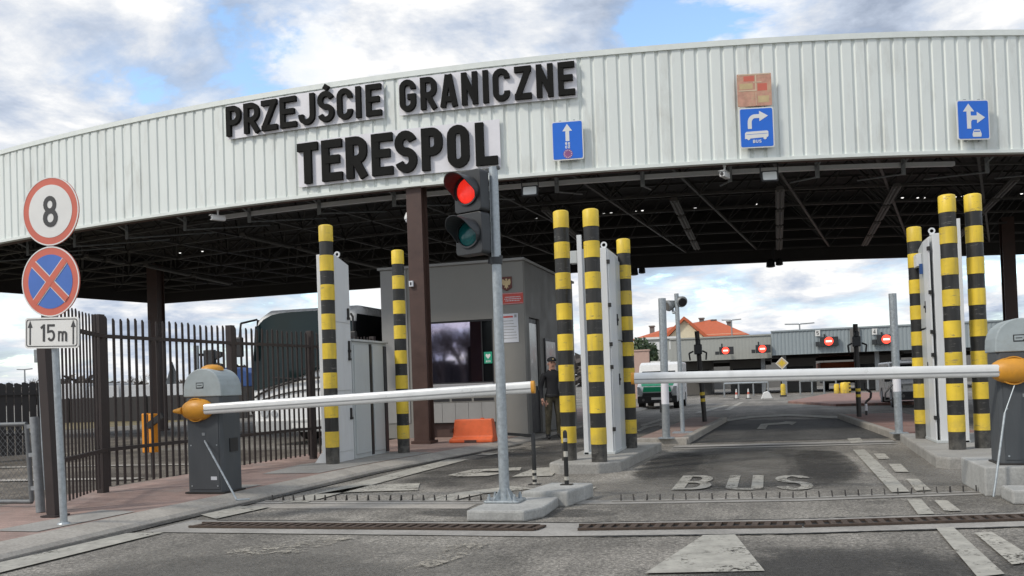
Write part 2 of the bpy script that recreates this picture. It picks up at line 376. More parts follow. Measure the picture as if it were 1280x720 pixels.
    def build(s, name, mats, parent=None, bevel=0, smooth=False, seg=2):
        me = bpy.data.meshes.new(name); me.from_pydata(s.v, [], s.f)
        if not isinstance(mats, (list, tuple)): mats = [mats]
        for k in mats: me.materials.append(M[k] if isinstance(k, str) else k)
        me.polygons.foreach_set('material_index', s.m)
        bm = bmesh.new(); bm.from_mesh(me)
        bmesh.ops.remove_doubles(bm, verts=bm.verts, dist=1e-5)
        bmesh.ops.recalc_face_normals(bm, faces=bm.faces); bm.to_mesh(me); bm.free()
        o = bpy.data.objects.new(name, me); COL.objects.link(o)
        if parent is not None: o.parent = parent
        if smooth:
            me.polygons.foreach_set('use_smooth', [True]*len(me.polygons))
            md = o.modifiers.new('edges', 'EDGE_SPLIT'); md.split_angle = R(40)
        if bevel:
            b = o.modifiers.new('bevel', 'BEVEL'); b.width = bevel; b.segments = seg; b.limit_method = 'ANGLE'; b.angle_limit = R(40)
        return o
def tag(o, label, cat, group=None):
    o['label'] = label; o['category'] = cat
    if group: o['group'] = group
    return o
def thing(name, label, cat, loc=(0, 0, 0), rz=0.0, group=None):
    o = bpy.data.objects.new(name, None); COL.objects.link(o); o.empty_display_size = .2
    o.location = loc; o.rotation_euler = (0, 0, rz)
    return tag(o, label, cat, group)
def plab(o, label): o['label'] = label; return o
def struct(o): o['kind'] = 'structure'; return o
def dup(root, loc, rz=None, label=None):
    c = root.copy(); COL.objects.link(c); c.location = loc
    if rz is not None: c.rotation_euler = (0, 0, rz)
    if label: c['label'] = label
    for ch in list(root.children):
        d = ch.copy(); COL.objects.link(d); d.parent = c
        for g in list(ch.children):
            e = g.copy(); COL.objects.link(e); e.parent = d
    return c

# stroke lettering -------------------------------------------------
def arc(cx, cy, rx, ry, a0, a1, n=7):
    return [(cx+rx*math.cos(R(a0+(a1-a0)*i/n)), cy+ry*math.sin(R(a0+(a1-a0)*i/n))) for i in range(n+1)]
def glyph(ch, w, h, t):
    x0, x1, y0, y1 = t/2, w-t/2, t/2, h-t/2; xm = (x0+x1)/2; r = (x1-x0)/2; rr = min(r, h*.22); ym = h*.44
    bowl = [(x0, y1), (x1-rr, y1)]+arc(x1-rr, y1-rr, rr, rr, 90, 0, 5)+arc(x1-rr, ym+rr, rr, rr, 0, -90, 5)+[(x0, ym)]
    if ch == 'I': return [[(w/2, 0), (w/2, h)]]
    if ch == 'L': return [[(x0, h), (x0, 0)], [(x0, y0), (w, y0)]]
    if ch == 'E': return [[(x0, h), (x0, 0)], [(x0, y0), (w, y0)], [(x0, y1), (w, y1)], [(x0, h*.52), (w*.88, h*.52)]]
    if ch == 'T': return [[(0, y1), (w, y1)], [(w/2, y1), (w/2, 0)]]
    if ch == 'P': return [[(x0, h), (x0, 0)], bowl]
    if ch == 'R': return [[(x0, h), (x0, 0)], bowl, [(xm-.05*w, ym), (x1+.03*w, 0)]]
    if ch == 'B':
        b2 = [(x0, ym+.06*h), (x1-rr, ym+.06*h)]+arc(x1-rr, y0+(ym+.06*h-y0)/2, rr, (ym+.06*h-y0)/2, 90, -90, 8)+[(x0, y0)]
        b1 = [(x0, y1), (x1-rr, y1)]+arc(x1-rr, y1-(y1-ym-.06*h)/2, rr*.85, (y1-ym-.06*h)/2, 90, -90, 8)+[(x0, ym+.06*h)]
        return [[(x0, h), (x0, 0)], b1, b2]
    if ch == 'D': return [[(x0, h), (x0, 0)], [(x0, y1), (x1-rr, y1)]+arc(x1-rr, y1-rr, rr, rr, 90, 0, 5)+arc(x1-rr, y0+rr, rr, rr, 0, -90, 5)+[(x0, y0)]]
    if ch == 'Z': return [[(0, y1), (w, y1)], [(0, y0), (w, y0)], [(x1, y1), (x0, y0)]]
    if ch == 'J': return [[(x1, h), (x1, y0+r)]+arc(xm, y0+r, r, r, 0, -180, 8)[1:]+[(x0, y0+r+h*.05)]]
    if ch == 'U': return [[(x0, h), (x0, y0+r)]+arc(xm, y0+r, r, r, 180, 360, 8)[1:]+[(x1, h)]]
    if ch == 'C': return [[(x1, y1-r-h*.04)]+arc(xm, y1-r, r, r, 0, 180, 8)+arc(xm, y0+r, r, r, 180, 360, 8)+[(x1, y0+r+h*.04)]]
    if ch == 'G': return [[(x1, y1-r-h*.03)]+arc(xm, y1-r, r, r, 0, 180, 8)+arc(xm, y0+r, r, r, 180, 360, 8)+[(x1, h*.46), (xm, h*.46)]]
    if ch == 'O': return [arc(xm, y1-r, r, r, 0, 180, 8)+arc(xm, y0+r, r, r, 180, 360, 8)+[(x1, y1-r)]]
    if ch in 'SŚ':
        k = (y1-y0)/4
        p = arc(xm, y1-k, r, k, 15, 270, 14)+arc(xm, y0+k, r, k, 90, -165, 14)[1:]
        g = [p]
        if ch == 'Ś': g.append([(xm-t*.15, h+t*.25), (xm+t*.45, h+t*1.1)])
        return g
    if ch == 'A': return [[(x0*.75, 0), (w/2-t*.12, h)], [(w/2+t*.12, h), (w-x0*.75, 0)], [(w*.25, h*.24), (w*.75, h*.24)]]
    if ch == 'N': return [[(x0, 0), (x0, h)], [(x1, 0), (x1, h)], [(x0, y1), (x1, y0)]]
    if ch == 'M': return [[(x0, 0), (x0, h)], [(x1, 0), (x1, h)], [(x0, y1), (xm, h*.35), (x1, y1)]]
    if ch == 'H': return [[(x0, 0), (x0, h)], [(x1, 0), (x1, h)], [(x0, h*.5), (x1, h*.5)]]
    if ch == '1': return [[(w*.15, h*.78), (w*.6, y1), ], [(w*.6, h), (w*.6, 0)]]
    if ch == '5': return [[(w*.95, y1), (x0, y1), (x0, h*.56), (xm, h*.6)]+arc(xm, y0+h*.27, r, h*.27, 70, -150, 9)]
    if ch == '8':
        return [arc(xm, h*.72, r*.86, h*.28-t/2, 0, 360, 16), arc(xm, h*.28, r, h*.28-t/2+.02*h, 0, 360, 16)]
    if ch == '2': return [arc(xm, y1-r, r, r, 170, -30, 8)+[(x0, y0)], [(0, y0), (w, y0)]]
    if ch == '9': return [arc(xm, h*.68, r, h*.32-t/2, 0, 360, 14), [(x1, h*.68), (x1, h*.3)]+arc(xm, y0+r, r, r, 0, -150, 6)]
    if ch == '3': return [arc(xm, h*.73, r*.9, h*.27-t/2, 150, -90, 8)+arc(xm, h*.27, r, h*.27-t/2+.01*h, 90, -150, 8)]
    if ch == '4': return [[(w*.7, 0), (w*.7, h), (x0, h*.3), (w, h*.3)]]
    if ch == 'm':
        hh = h*.68
        return [[(x0, 0), (x0, hh)], [(x0, hh*.7)]+arc((x0+xm)/2, hh-t/2-r*.4, r*.5, r*.4, 150, 0, 5)+[(xm, 0)], [(xm, hh*.7)]+arc((x1+xm)/2, hh-t/2-r*.4, r*.5, r*.4, 150, 0, 5)+[(x1, 0)]]
    return [[(0, 0), (w, h)]]
def thick(pts, t):
    P = [Vector((x, y)) for x, y in pts]; q = [P[0]]
    for p in P[1:]:
        if (p-q[-1]).length > 1e-4: q.append(p)
    P = q; n = len(P); out = []
    closed = n > 3 and (P[0]-P[-1]).length < 1e-3
    for i in range(n):
        if closed and i in (0, n-1): a, b = (P[1]-P[0]).normalized(), (P[-1]-P[-2]).normalized()
        else: a, b = (P[min(i+1, n-1)]-P[max(i, 0) if i < n-1 else i-1]).normalized(), (P[i]-P[i-1]).normalized() if i > 0 else (P[1]-P[0]).normalized()
        m = (a+b)
        m = m.normalized() if m.length > 1e-6 else a
        k = max(.45, abs(m.dot(a)))
        nrm = Vector((-m.y, m.x))*t/2/k
        out.append((P[i]+nrm, P[i]-nrm))
    return out
def letter(mb, ch, w, h, t, o, u, v, n, depth, m=0, step=.002):
    o = Vector(o); u = Vector(u); v = Vector(v); n = Vector(n)
    for k, st in enumerate(glyph(ch, w, h, t)):
        e = thick(st, t)
        off = n*(depth+k*step)
        for (a, b), (c, d) in zip(e, e[1:]):
            mb.prism([tuple(a), tuple(b), tuple(d), tuple(c)], o, u, v, off, m)
def word(mb, txt, x, y, w, h, t, gap, o, u, v, n, depth, m=0):
    u = Vector(u); v = Vector(v)
    for ch in txt:
        if ch != ' ': letter(mb, ch, w if ch not in 'I1' else (t if ch == 'I' else w*.7), h, t, Vector(o)+u*x+v*y, u, v, n, depth, m)
        x += (w if ch not in 'I' else t)+gap
X3, Y3, Z3 = Vector((1, 0, 0)), Vector((0, 1, 0)), Vector((0, 0, 1))
EXPO = 0.30; SUNE = 1.8; CLOUD = 7.6
# ------------------------------------------------------------------ camera, sky, sun
cam = bpy.data.cameras.new('camera'); cob = bpy.data.objects.new('camera', cam); COL.objects.link(cob)
cam.sensor_width = 36; cam.lens = F/1280*36; cam.shift_y = (PPY-360)/1280; cam.clip_end = 3000; cam.clip_start = .05
cob.matrix_world = Matrix.Translation((0, 0, H)) @ Matrix.Rotation(A, 4, 'Z') @ Matrix.Rotation(R(90)+PIT, 4, 'X') @ Matrix.Rotation(-ROLL, 4, 'Z')
S.camera = cob
S.view_settings.view_transform = 'Standard'; S.view_settings.look = 'None'; S.view_settings.gamma = 1; S.view_settings.exposure = EXPO; S.view_settings.use_curve_mapping = False
SUN = Vector((-.60, -.57, .75)).normalized()
el = math.asin(SUN.z); az = math.atan2(SUN.x, SUN.y)
W = bpy.data.worlds.new('World'); S.world = W; W.use_nodes = True
nt = W.node_tree; bg = nt.nodes['Background']
sky = nt.nodes.new('ShaderNodeTexSky'); sky.sky_type = 'NISHITA'; sky.sun_disc = False; sky.sun_elevation = el; sky.sun_rotation = az; sky.air_density = 1.0; sky.dust_density = .6; sky.ozone_density = 1.5
tc = nt.nodes.new('ShaderNodeTexCoord'); sep = nt.nodes.new('ShaderNodeSeparateXYZ'); L(nt, tc.outputs['Generated'], sep.inputs[0])
zz = mathn(nt, 'ADD', mathn(nt, 'MAXIMUM', sep.outputs['Z'], 0.0), .22)
cmb = nt.nodes.new('ShaderNodeCombineXYZ')
L(nt, mathn(nt, 'DIVIDE', sep.outputs['X'], zz), cmb.inputs[0]); L(nt, mathn(nt, 'DIVIDE', sep.outputs['Y'], zz), cmb.inputs[1]); L(nt, mathn(nt, 'MULTIPLY', sep.outputs['Z'], 1.4), cmb.inputs[2])
co = cmb.outputs[0]
base = noise(nt, co, 2.6, 12, .60, .25)
def blob(px, py, rad):                        # a clear patch in the sky, as a direction
    d = ray(px, py).normalized()
    vm = nt.nodes.new('ShaderNodeVectorMath'); vm.operation = 'DISTANCE'; L(nt, tc.outputs['Generated'], vm.inputs[0]); vm.inputs[1].default_value = d
    mr = nt.nodes.new('ShaderNodeMapRange'); mr.interpolation_type = 'SMOOTHSTEP'; L(nt, vm.outputs['Value'], mr.inputs[0])
    mr.inputs[1].default_value = 0; mr.inputs[2].default_value = rad; mr.inputs[3].default_value = 1; mr.inputs[4].default_value = 0
    return mr.outputs[0]
clear = None
for b in ((300, 90, .06, .10), (360, 20, .08, -.09), (300, 10, .06, -.05), (215, 35, .06, .03), (140, 105, .07, .06), (500, 90, .13, -.12), (60, 140, .12, -.06), (480, 30, .12, -.06), (650, 40, .12, -.05), (920, 5, .15, .20), (820, 25, .08, .14), (440, 375, .08, .10), (20, 380, .08, .08), (1275, 20, .05, .07)):
    k = mathn(nt, 'MULTIPLY', blob(*b[:3]), b[3]); clear = k if clear is None else mathn(nt, 'ADD', clear, k)
cover = mathn(nt, 'SUBTRACT', mathn(nt, 'ADD', base, .10), clear)
mask = ramp(nt, cover, [(.44, 0.0), (.50, .75), (.60, 1.0)])
off = nt.nodes.new('ShaderNodeVectorMath'); off.operation = 'ADD'; L(nt, co, off.inputs[0]); off.inputs[1].default_value = (-.07, -.10, .06)
lit = mathn(nt, 'SUBTRACT', base, noise(nt, off.outputs[0], 2.6, 12, .60, .25))
broad = noise(nt, co, 1.1, 4, .5)
shade = mathn(nt, 'ADD', mathn(nt, 'ADD', mathn(nt, 'MULTIPLY', lit, 1.5), mathn(nt, 'MULTIPLY', broad, .7)), .17)
greys = None
for b in ((700, 40, .22, .16), (1090, 0, .12, .14), (60, 30, .16, .10), (480, 0, .12, .10), (1180, 60, .12, .06)):
    k = mathn(nt, 'MULTIPLY', blob(*b[:3]), b[3]); greys = k if greys is None else mathn(nt, 'ADD', greys, k)
whites = None
for b in ((390, 80, .09, .22), (660, 55, .10, .20), (540, 65, .06, .12), (1200, 10, .09, .16), (60, 130, .10, .12), (1090, 350, .12, .1)):
    k = mathn(nt, 'MULTIPLY', blob(*b[:3]), b[3]); whites = k if whites is None else mathn(nt, 'ADD', whites, k)
shade = mathn(nt, 'ADD', mathn(nt, 'SUBTRACT', shade, greys), whites)
ccol = ramp(nt, shade, [(.24, (.42, .49, .62)), (.42, (.62, .70, .84)), (.58, (.90, .93, .98)), (.68, (1.1, 1.1, 1.1))])
ccol = mixc(nt, 1.0, ccol, (CLOUD, CLOUD, CLOUD), 'MULTIPLY')
col = mixc(nt, mask, mixc(nt, 1.0, sky.outputs[0], (2.3, 2.35, 2.3), 'MULTIPLY'), ccol)
L(nt, col, bg.inputs['Color']); bg.inputs['Strength'].default_value = .1
sl = bpy.data.lights.new('sun', 'SUN'); sl.energy = SUNE; sl.angle = R(8); sl.color = (1, .93, .83)
so = bpy.data.objects.new('sun', sl); COL.objects.link(so); so.rotation_euler = SUN.to_track_quat('Z', 'Y').to_euler(); so.location = (-20, -20, 30)

# ------------------------------------------------------------------ ground and pavements
def sheet(name, pts, z, m):
    mb = MB(); mb.quad([(p[0], p[1], z) for p in pts]); o = mb.build(name, m)
    if o.data.polygons[0].normal.z < 0: o.data.flip_normals()
    return struct(o)
def slab(name, pts, z0, z1, m, bevel=0):
    mb = MB(); mb.prism([(p[0], p[1]) for p in pts], (0, 0, z0), X3, Y3, (0, 0, z1-z0)); return struct(mb.build(name, m, None, bevel))
sheet('ground', [(-700, -300), (700, -300), (700, 1500), (-700, 1500)], 0, 'asphalt')
sheet('rail_ballast', [(-90, -20), (-8.4, -20), (-8.4, 17), (-14, 17.5), (-16, 26), (-90, 30)], .004, 'gravel')
sheet('dry_grass_strip', [(-120, 30.5), (-28, 30.5), (-28, 41), (-120, 46)], .004, 'drygrass')
kerb = [(-5.84, -6), (-5.84, 7.2), (-5.78, 9), (-5.72, 12), (-5.36, 15), (-5.05, 17.6), (-4.98, 40)]
kin = [(x-.32, y) for x, y in kerb]
mb = MB()
for (a, b), (c, d) in zip(zip(kerb, kin), zip(kerb[1:], kin[1:])):
    mb.quad([(*a, -.05), (*c, -.05), (*c, .022), (*a, .022)]); mb.quad([(*a, .022), (*c, .022), (c[0]-.04, c[1], .052), (a[0]-.04, a[1], .052)]); mb.quad([(a[0]-.04, a[1], .052), (c[0]-.04, c[1], .052), (*d, .10), (*b, .10)])
struct(mb.build('kerb', 'concrete_kerb'))
slab('pavement', [(x-.004, y) for x, y in kin]+[(-8.3, 40), (-8.3, -6)], -.1, .096, 'pave')
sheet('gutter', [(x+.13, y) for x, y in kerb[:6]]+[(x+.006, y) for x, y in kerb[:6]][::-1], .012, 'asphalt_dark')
# concrete patches in the pavement at the kerb
sheet('concrete_patch', [(-6.75, 6.3), (-6.25, 6.3), (-6.2, 7.5), (-6.7, 7.6)], .102, 'concrete_dirty')
sheet('concrete_patch', [(-7.0, 11.1), (-6.14, 11.2), (-6.0, 12.8), (-5.76, 14.6), (-6.6, 14.9), (-7.2, 12.5)], .102, 'concrete_dirty')
sheet('concrete_patch', [(-6.6, 9.35), (-6.2, 9.35), (-6.18, 9.8), (-6.6, 9.8)], .102, 'concrete_dirty')
# surface courses of the lanes
sheet('lane_wear', [(-2.1, 9.4), (1.45, 10.0), (1.35, 16.2), (-1.9, 15.9)], .004, 'asphalt_patch')
sheet('lane_wear', [(-1.9, 10.6), (-.9, 10.6), (-.9, 15.6), (-1.8, 15.6)], .0055, 'asphalt_patch')
sheet('lane_wear', [(.25, 10.4), (1.2, 10.6), (1.2, 15.8), (.35, 15.6)], .0055, 'asphalt_patch')
sheet('pale_dust', [(-.95, 9.6), (.3, 9.7), (.35, 16.0), (-.8, 15.8)], .007, 'dust')
sheet('pale_dust', [(-5.4, 4.0), (-1.2, 4.0), (-1.8, 6.9), (-5.2, 6.8)], .0045, 'dust')
sheet('pale_dust', [(1.3, 8.2), (3.4, 8.6), (3.2, 13), (1.4, 15)], .0045, 'dust')
sheet('pale_dust', [(-3.6, 8.2), (-.4, 8.2), (-.4, 11.6), (-2.6, 11.6)], .0045, 'dust')
sheet('lane_wear', [(-5.2, 9.4), (-2.9, 9.4), (-2.9, 19), (-4.6, 19)], .004, 'asphalt_patch')
sheet('lane_wear', [(-.6, 4.4), (1.6, 4.4), (1.4, 7.0), (-.5, 6.8)], .0055, 'asphalt_coarse')
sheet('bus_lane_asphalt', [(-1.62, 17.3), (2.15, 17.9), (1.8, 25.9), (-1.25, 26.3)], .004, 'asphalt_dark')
sheet('coarse_asphalt', [(-4.6, 2.0), (-1.9, 2.0), (-2.5, 5.9), (-5.2, 6.5)], .004, 'asphalt_coarse')
sheet('coarse_asphalt', [(-1.5, 1.0), (3.0, 1.0), (3.0, 7.1), (-.2, 6.75), (-1.7, 6.6)], .004, 'asphalt_coarse')
sheet('coarse_asphalt', [(-3.6, 7.95), (-1.2, 7.9), (-1.3, 8.5), (-3.7, 8.6)], .004, 'asphalt_coarse')
sheet('track_slab', [(-40, 8.6), (-9.3, 11.2), (-9.3, 11.5), (-40, 9.1)], .02, 'concrete_kerb')
sheet('track_slab', [(-40, 11.6), (-9.3, 13.6), (-9.3, 13.8), (-40, 12.1)], .02, 'concrete_kerb')
# drainage channels: pale concrete with a slot for the grates
dl = [(-5.6, 7.22), (-1.85, 7.30), (.2, 7.62), (2.0, 8.1), (4.6, 8.95)]
sheet('drain_channel', [(x, y+.36) for x, y in dl]+[(x, y-.34) for x, y in dl][::-1], .008, 'concrete_dirty')
dcr = [(-1.4, 7.03), (.2, 7.29), (2.0, 7.77), (4.6, 8.62)]
def wav(pts, amp, n=40):
    out = []
    for (a, b), (c, d) in zip(pts, pts[1:]):
        for i in range(n): out.append((a+(c-a)*i/n, b+(d-b)*i/n+random.uniform(-amp, amp)))
    return out+[pts[-1]]
q_ = wav(dcr, .012); sheet('tar_joint', [(x, y-.01) for x, y in q_]+[(x, y-.045) for x, y in wav(dcr, .014)][::-1], .0085, 'rubber')
sheet('tar_joint', wav([(-5.3, 7.585), (-1.7, 7.67), (.2, 7.99), (2.0, 8.47)], .008)+wav([(-5.3, 7.56), (-1.7, 7.645), (.2, 7.965), (2.0, 8.45)], .008)[::-1], .0105, 'rubber')
sp = [(-5.7, 8.95), (-1.6, 9.03), (.26, 9.3), (2.05, 9.84)]
sheet('spike_channel', [(x, y+.13) for x, y in sp]+[(x, y-.16) for x, y in sp][::-1], .006, 'concrete_dirty')
sheet('spike_channel', [(-5.6, 8.76), (-3.0, 8.83), (-3.0, 8.5), (-5.5, 8.4)], .005, 'concrete_kerb')
dr2 = [(-1.75, 16.05), (2.15, 16.9)]
sheet('drain_channel', [(-1.72, 15.72), (2.1, 16.35), (2.12, 17.25), (-1.72, 16.7)], .008, 'concrete_dirty')
sheet('drain_slot', [(-1.7, 16.0), (2.1, 16.62), (2.1, 16.8), (-1.7, 16.2)], .012, 'asphalt_dark')
# islands
slab('lane_island', [(-2.98, 11.95), (-2.8, 11.78), (-2.25, 11.82), (-2.0, 12.1), (-1.84, 15.6), (-2.9, 15.7)], -.1, .15, 'concrete', .025)
slab('lane_island', [(2.02, 12.35), (2.12, 12.12), (2.85, 12.0), (3.5, 12.4), (3.5, 16.8), (2.2, 16.9)], -.1, .15, 'concrete', .025)
slab('red_paved_island', [(-2.52, 17.15), (-1.66, 17.15), (-1.32, 25.6), (-1.6, 26.4), (-2.2, 26.2)], -.1, .12, 'pave', .02)
slab('island_kerb', [(-1.655, 17.12), (-1.5, 17.14), (-1.16, 25.6), (-1.315, 25.6)], -.1, .135, 'concrete_kerb', .02)
slab('island_kerb', [(-2.6, 16.97), (-1.52, 16.97), (-1.55, 17.115), (-2.6, 17.115)], -.1, .135, 'concrete_kerb', .02)
slab('red_paved_island', [(2.32, 17.5), (3.6, 17.6), (3.5, 26), (1.95, 26.0)], -.1, .12, 'pave_far', .02)
slab('island_kerb', [(2.17, 17.4), (2.31, 17.4), (1.94, 26.05), (1.8, 26.0)], -.1, .135, 'concrete_kerb', .02)
slab('red_paved_island', [G(985, 504), G(1045, 508), G(1140, 506), G(1210, 500), G(1200, 492), G(1040, 493)], -.1, .10, 'pave_far', .02)
# paint -----------------------------------------------------------
def line(name, pts, m='paint', z=.014): return sheet(name, [G(x, y) for x, y in pts], z, m)
line('lane_line', [(-30, 712), (160, 668), (205, 667), (0, 718), (-30, 724)], 'paint_good')
line('lane_line', [(251, 645), (300, 634), (338, 635), (270, 650)], 'paint_good')
line('lane_line', [(352, 629), (560, 575), (586, 575), (384, 629)], 'paint_good')
line('lane_line', [(595, 569), (640, 561), (655, 561), (612, 570)], 'paint')
line('lane_line', [(1066, 563), (1081, 563), (1137, 616), (1115, 617)], 'paint_good')
line('lane_line', [(1134, 626), (1152, 626), (1168, 644), (1148, 645)], 'paint_good')
line('lane_line', [(1170, 662), (1192, 661), (1256, 720), (1222, 724)], 'paint_good')
line('lane_dash', [(1092, 568), (1106, 568), (1113, 575), (1098, 575)])
line('lane_dash', [(1111, 581), (1126, 581), (1136, 591), (1119, 591)])
line('lane_dash', [(1133, 600), (1148, 600), (1164, 614), (1145, 615)])
line('lane_dash', [(1168, 627), (1184, 627), (1201, 640), (1181, 641)])
line('lane_dash', [(1218, 668), (1240, 667), (1300, 704), (1265, 708)])
line('lane_dash', [(1059, 549), (1075, 548), (1080, 554), (1064, 555)])
line('stop_triangle', [(879, 671), (919, 670), (956, 716), (806, 719)], 'paint_good')
line('faded_marking', [(395, 619), (455, 608), (525, 605), (522, 614), (450, 616)], 'paint')
line('faded_marking', [(530, 626), (572, 617), (640, 609), (668, 612), (605, 618), (560, 628)], 'paint')
line('faded_marking', [(560, 595), (590, 588), (652, 585), (650, 589), (605, 590), (575, 597)], 'paint')
line('faded_marking', [(570, 597), (600, 592), (632, 592), (610, 596)], 'paint')
line('faded_marking', [(640, 597), (668, 586), (700, 585), (690, 596)], 'paint')
line('faded_marking', [(724, 612), (745, 610), (730, 622), (722, 622)], 'paint')
line('faded_marking', [(500, 716), (560, 683), (612, 680), (590, 694), (520, 718)], 'paint_faint')
line('faded_marking', [(280, 690), (400, 672), (440, 674), (380, 692), (290, 698)], 'paint_faint', .013)
line('faded_marking', [(700, 620), (728, 617), (722, 625), (695, 630)], 'paint_faint')
line('hatching', [(590, 568), (662, 558), (690, 560), (640, 566)], 'paint_faint')
line('edge_line', [(903, 526), (935, 521), (985, 518), (1048, 521), (1052, 524), (985, 520.5), (938, 523), (905, 528)], 'paint_good')
line('direction_arrow', [(946, 537), (951, 530.5), (982, 528), (978, 527), (996, 528), (990, 532), (986, 530.5), (960, 532), (957, 537)], 'paint_good')
line('direction_arrow', [(795, 539), (806, 533), (826, 530), (822, 529), (838, 530), (824, 534), (824, 532), (810, 535), (800, 540)], 'paint')
line('edge_line', [(800, 532), (825, 524), (832, 524), (803, 534)], 'paint')
line('edge_line', [(868, 516), (905, 507), (912, 507), (875, 517)], 'paint')
line('edge_line', [(905, 513), (925, 503), (930, 503), (912, 513)], 'paint')
# BUS on the lane
mb = MB()
def gl(ch, p0, w, h, t, zo):
    for k, st in enumerate(glyph(ch, w, h, t)):
        e = thick(st, t)
        for (a, b), (c, d) in zip(e, e[1:]): mb.quad([(p0[0]+q.x, p0[1]+q.y, zo+k*.0015) for q in (a, b, d, c)])
bx = G(838, 615); 
for ch, px in zip('BUS', (838, 906, 970)):
    p = G(px, 615-(px-838)*.03); p2 = G(px+48, 615-(px-838)*.03)
    gl(ch, (p.x, bx.y+.1), p2.x-p.x, 1.45, .13, .014)
struct(mb.build('bus_lettering', 'paint_bus'))

# ------------------------------------------------------------------ the border canopy
ZB = 5.45; ZT = 7.70
XL, XR = -22.5, 15.5
rearp = [(-26.2, 33.7), (-20, 33.6), (-15.1, 33.5), (-9.5, 33.1), (-4.4, 33.0), (2, 34.4), (9.35, 36.9), (15, 39.0)]
def rear(u):
    k = u*(len(rearp)-1); i = min(int(k), len(rearp)-2); f = k-i
    return Vector((rearp[i][0]*(1-f)+rearp[i+1][0]*f, rearp[i][1]*(1-f)+rearp[i+1][1]*f, 0))
def cano(u, v, z):                            # u along the front, v from front to rear
    a = fas(XL+(XR-XL)*u, -.12)[0]; b = rear(u); p = a.lerp(b, v); return Vector((p.x, p.y, z))
canopy = thing('border_canopy', 'wide border crossing canopy with pale ribbed fascia and dark steel truss roof', 'canopy', (0, 18, 0))
canopy.location = (0, 0, 0)
# ribbed front sheet
prof = []; x = XL
while x < XR:
    prof += [(x, 0.0), (x+.02, -.029), (x+.062, -.029), (x+.082, 0.0)]; x += .25
mb = MB(); 
pts = [fas(a, b)[0] for a, b in prof]
for p, q in zip(pts, pts[1:]): mb.quad([(p.x, p.y, ZB), (q.x, q.y, ZB), (q.x, q.y, ZT), (p.x, p.y, ZT)])
mb.build('fascia', 'fascia', canopy)
def trim(name, z0, z1, o0, o1, m, x0=XL, x1=XR, par=None, n=90):
    mb = MB(); ps = [(fas(x0+(x1-x0)*i/n, o0)[0], fas(x0+(x1-x0)*i/n, o1)[0]) for i in range(n+1)]
    for (a, b), (c, d) in zip(ps, ps[1:]):
        mb.add([(a.x, a.y, z0), (b.x, b.y, z0), (d.x, d.y, z0), (c.x, c.y, z0), (a.x, a.y, z1), (b.x, b.y, z1), (d.x, d.y, z1), (c.x, c.y, z1)], [(0, 1, 2, 3), (7, 6, 5, 4), (1, 5, 6, 2), (0, 3, 7, 4)])
    a, b = ps[0]; mb.quad([(a.x, a.y, z0), (b.x, b.y, z0), (b.x, b.y, z1), (a.x, a.y, z1)])
    a, b = ps[-1]; mb.quad([(a.x, a.y, z0), (b.x, b.y, z0), (b.x, b.y, z1), (a.x, a.y, z1)])
    return mb.build(name, m, par)
trim('coping', ZT-.02, ZT+.09, -.12, .03, 'fascia_trim', par=canopy)
trim('drip_edge', ZB-.05, ZB+.015, -.12, .025, 'fascia_trim', par=canopy)
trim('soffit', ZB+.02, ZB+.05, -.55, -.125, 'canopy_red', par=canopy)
trim('fascia_rail', ZB+.06, ZB+.15, -1.5, -1.4, 'white_box', x0=-7.5, x1=9.5, par=canopy)
# roof deck, rear and side panels
mb = MB(); n = 30
tops = [(cano(i/n, 0, 0), cano(i/n, 1, 0)) for i in range(n+1)]
for (a, b), (c, d) in zip(tops, tops[1:]):
    for z in (ZT-.28, ZT-.10): mb.quad([(a.x, a.y, z), (b.x, b.y, z), (d.x, d.y, z), (c.x, c.y, z)])
mb.build('roof_deck', 'deck', canopy)
mb = MB()
for (a, b), (c, d) in zip(tops, tops[1:]):
    mb.quad([(b.x, b.y, ZB), (d.x, d.y, ZB), (d.x, d.y, ZT), (b.x, b.y, ZT)]); mb.quad([(b.x, b.y-.15, ZB), (d.x, d.y-.15, ZB), (d.x, d.y-.15, ZT-.3), (b.x, b.y-.15, ZT-.3)])
    mb.quad([(b.x, b.y, ZB), (d.x, d.y, ZB), (d.x, d.y-.15, ZB), (b.x, b.y-.15, ZB)])
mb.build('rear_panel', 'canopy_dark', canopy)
for u in (0, 1):
    a, b = cano(u, 0, 0), cano(u, 1, 0); mb = MB(); w = .12 if u == 0 else -.12
    mb.add([(a.x, a.y, ZB), (b.x, b.y, ZB), (b.x, b.y, ZT), (a.x, a.y, ZT), (a.x+w, a.y, ZB), (b.x+w, b.y, ZB), (b.x+w, b.y, ZT), (a.x+w, a.y, ZT)], [(0, 1, 2, 3), (7, 6, 5, 4), (0, 4, 5, 1), (3, 2, 6, 7)])
    mb.build('side_panel', 'canopy_dark', canopy)
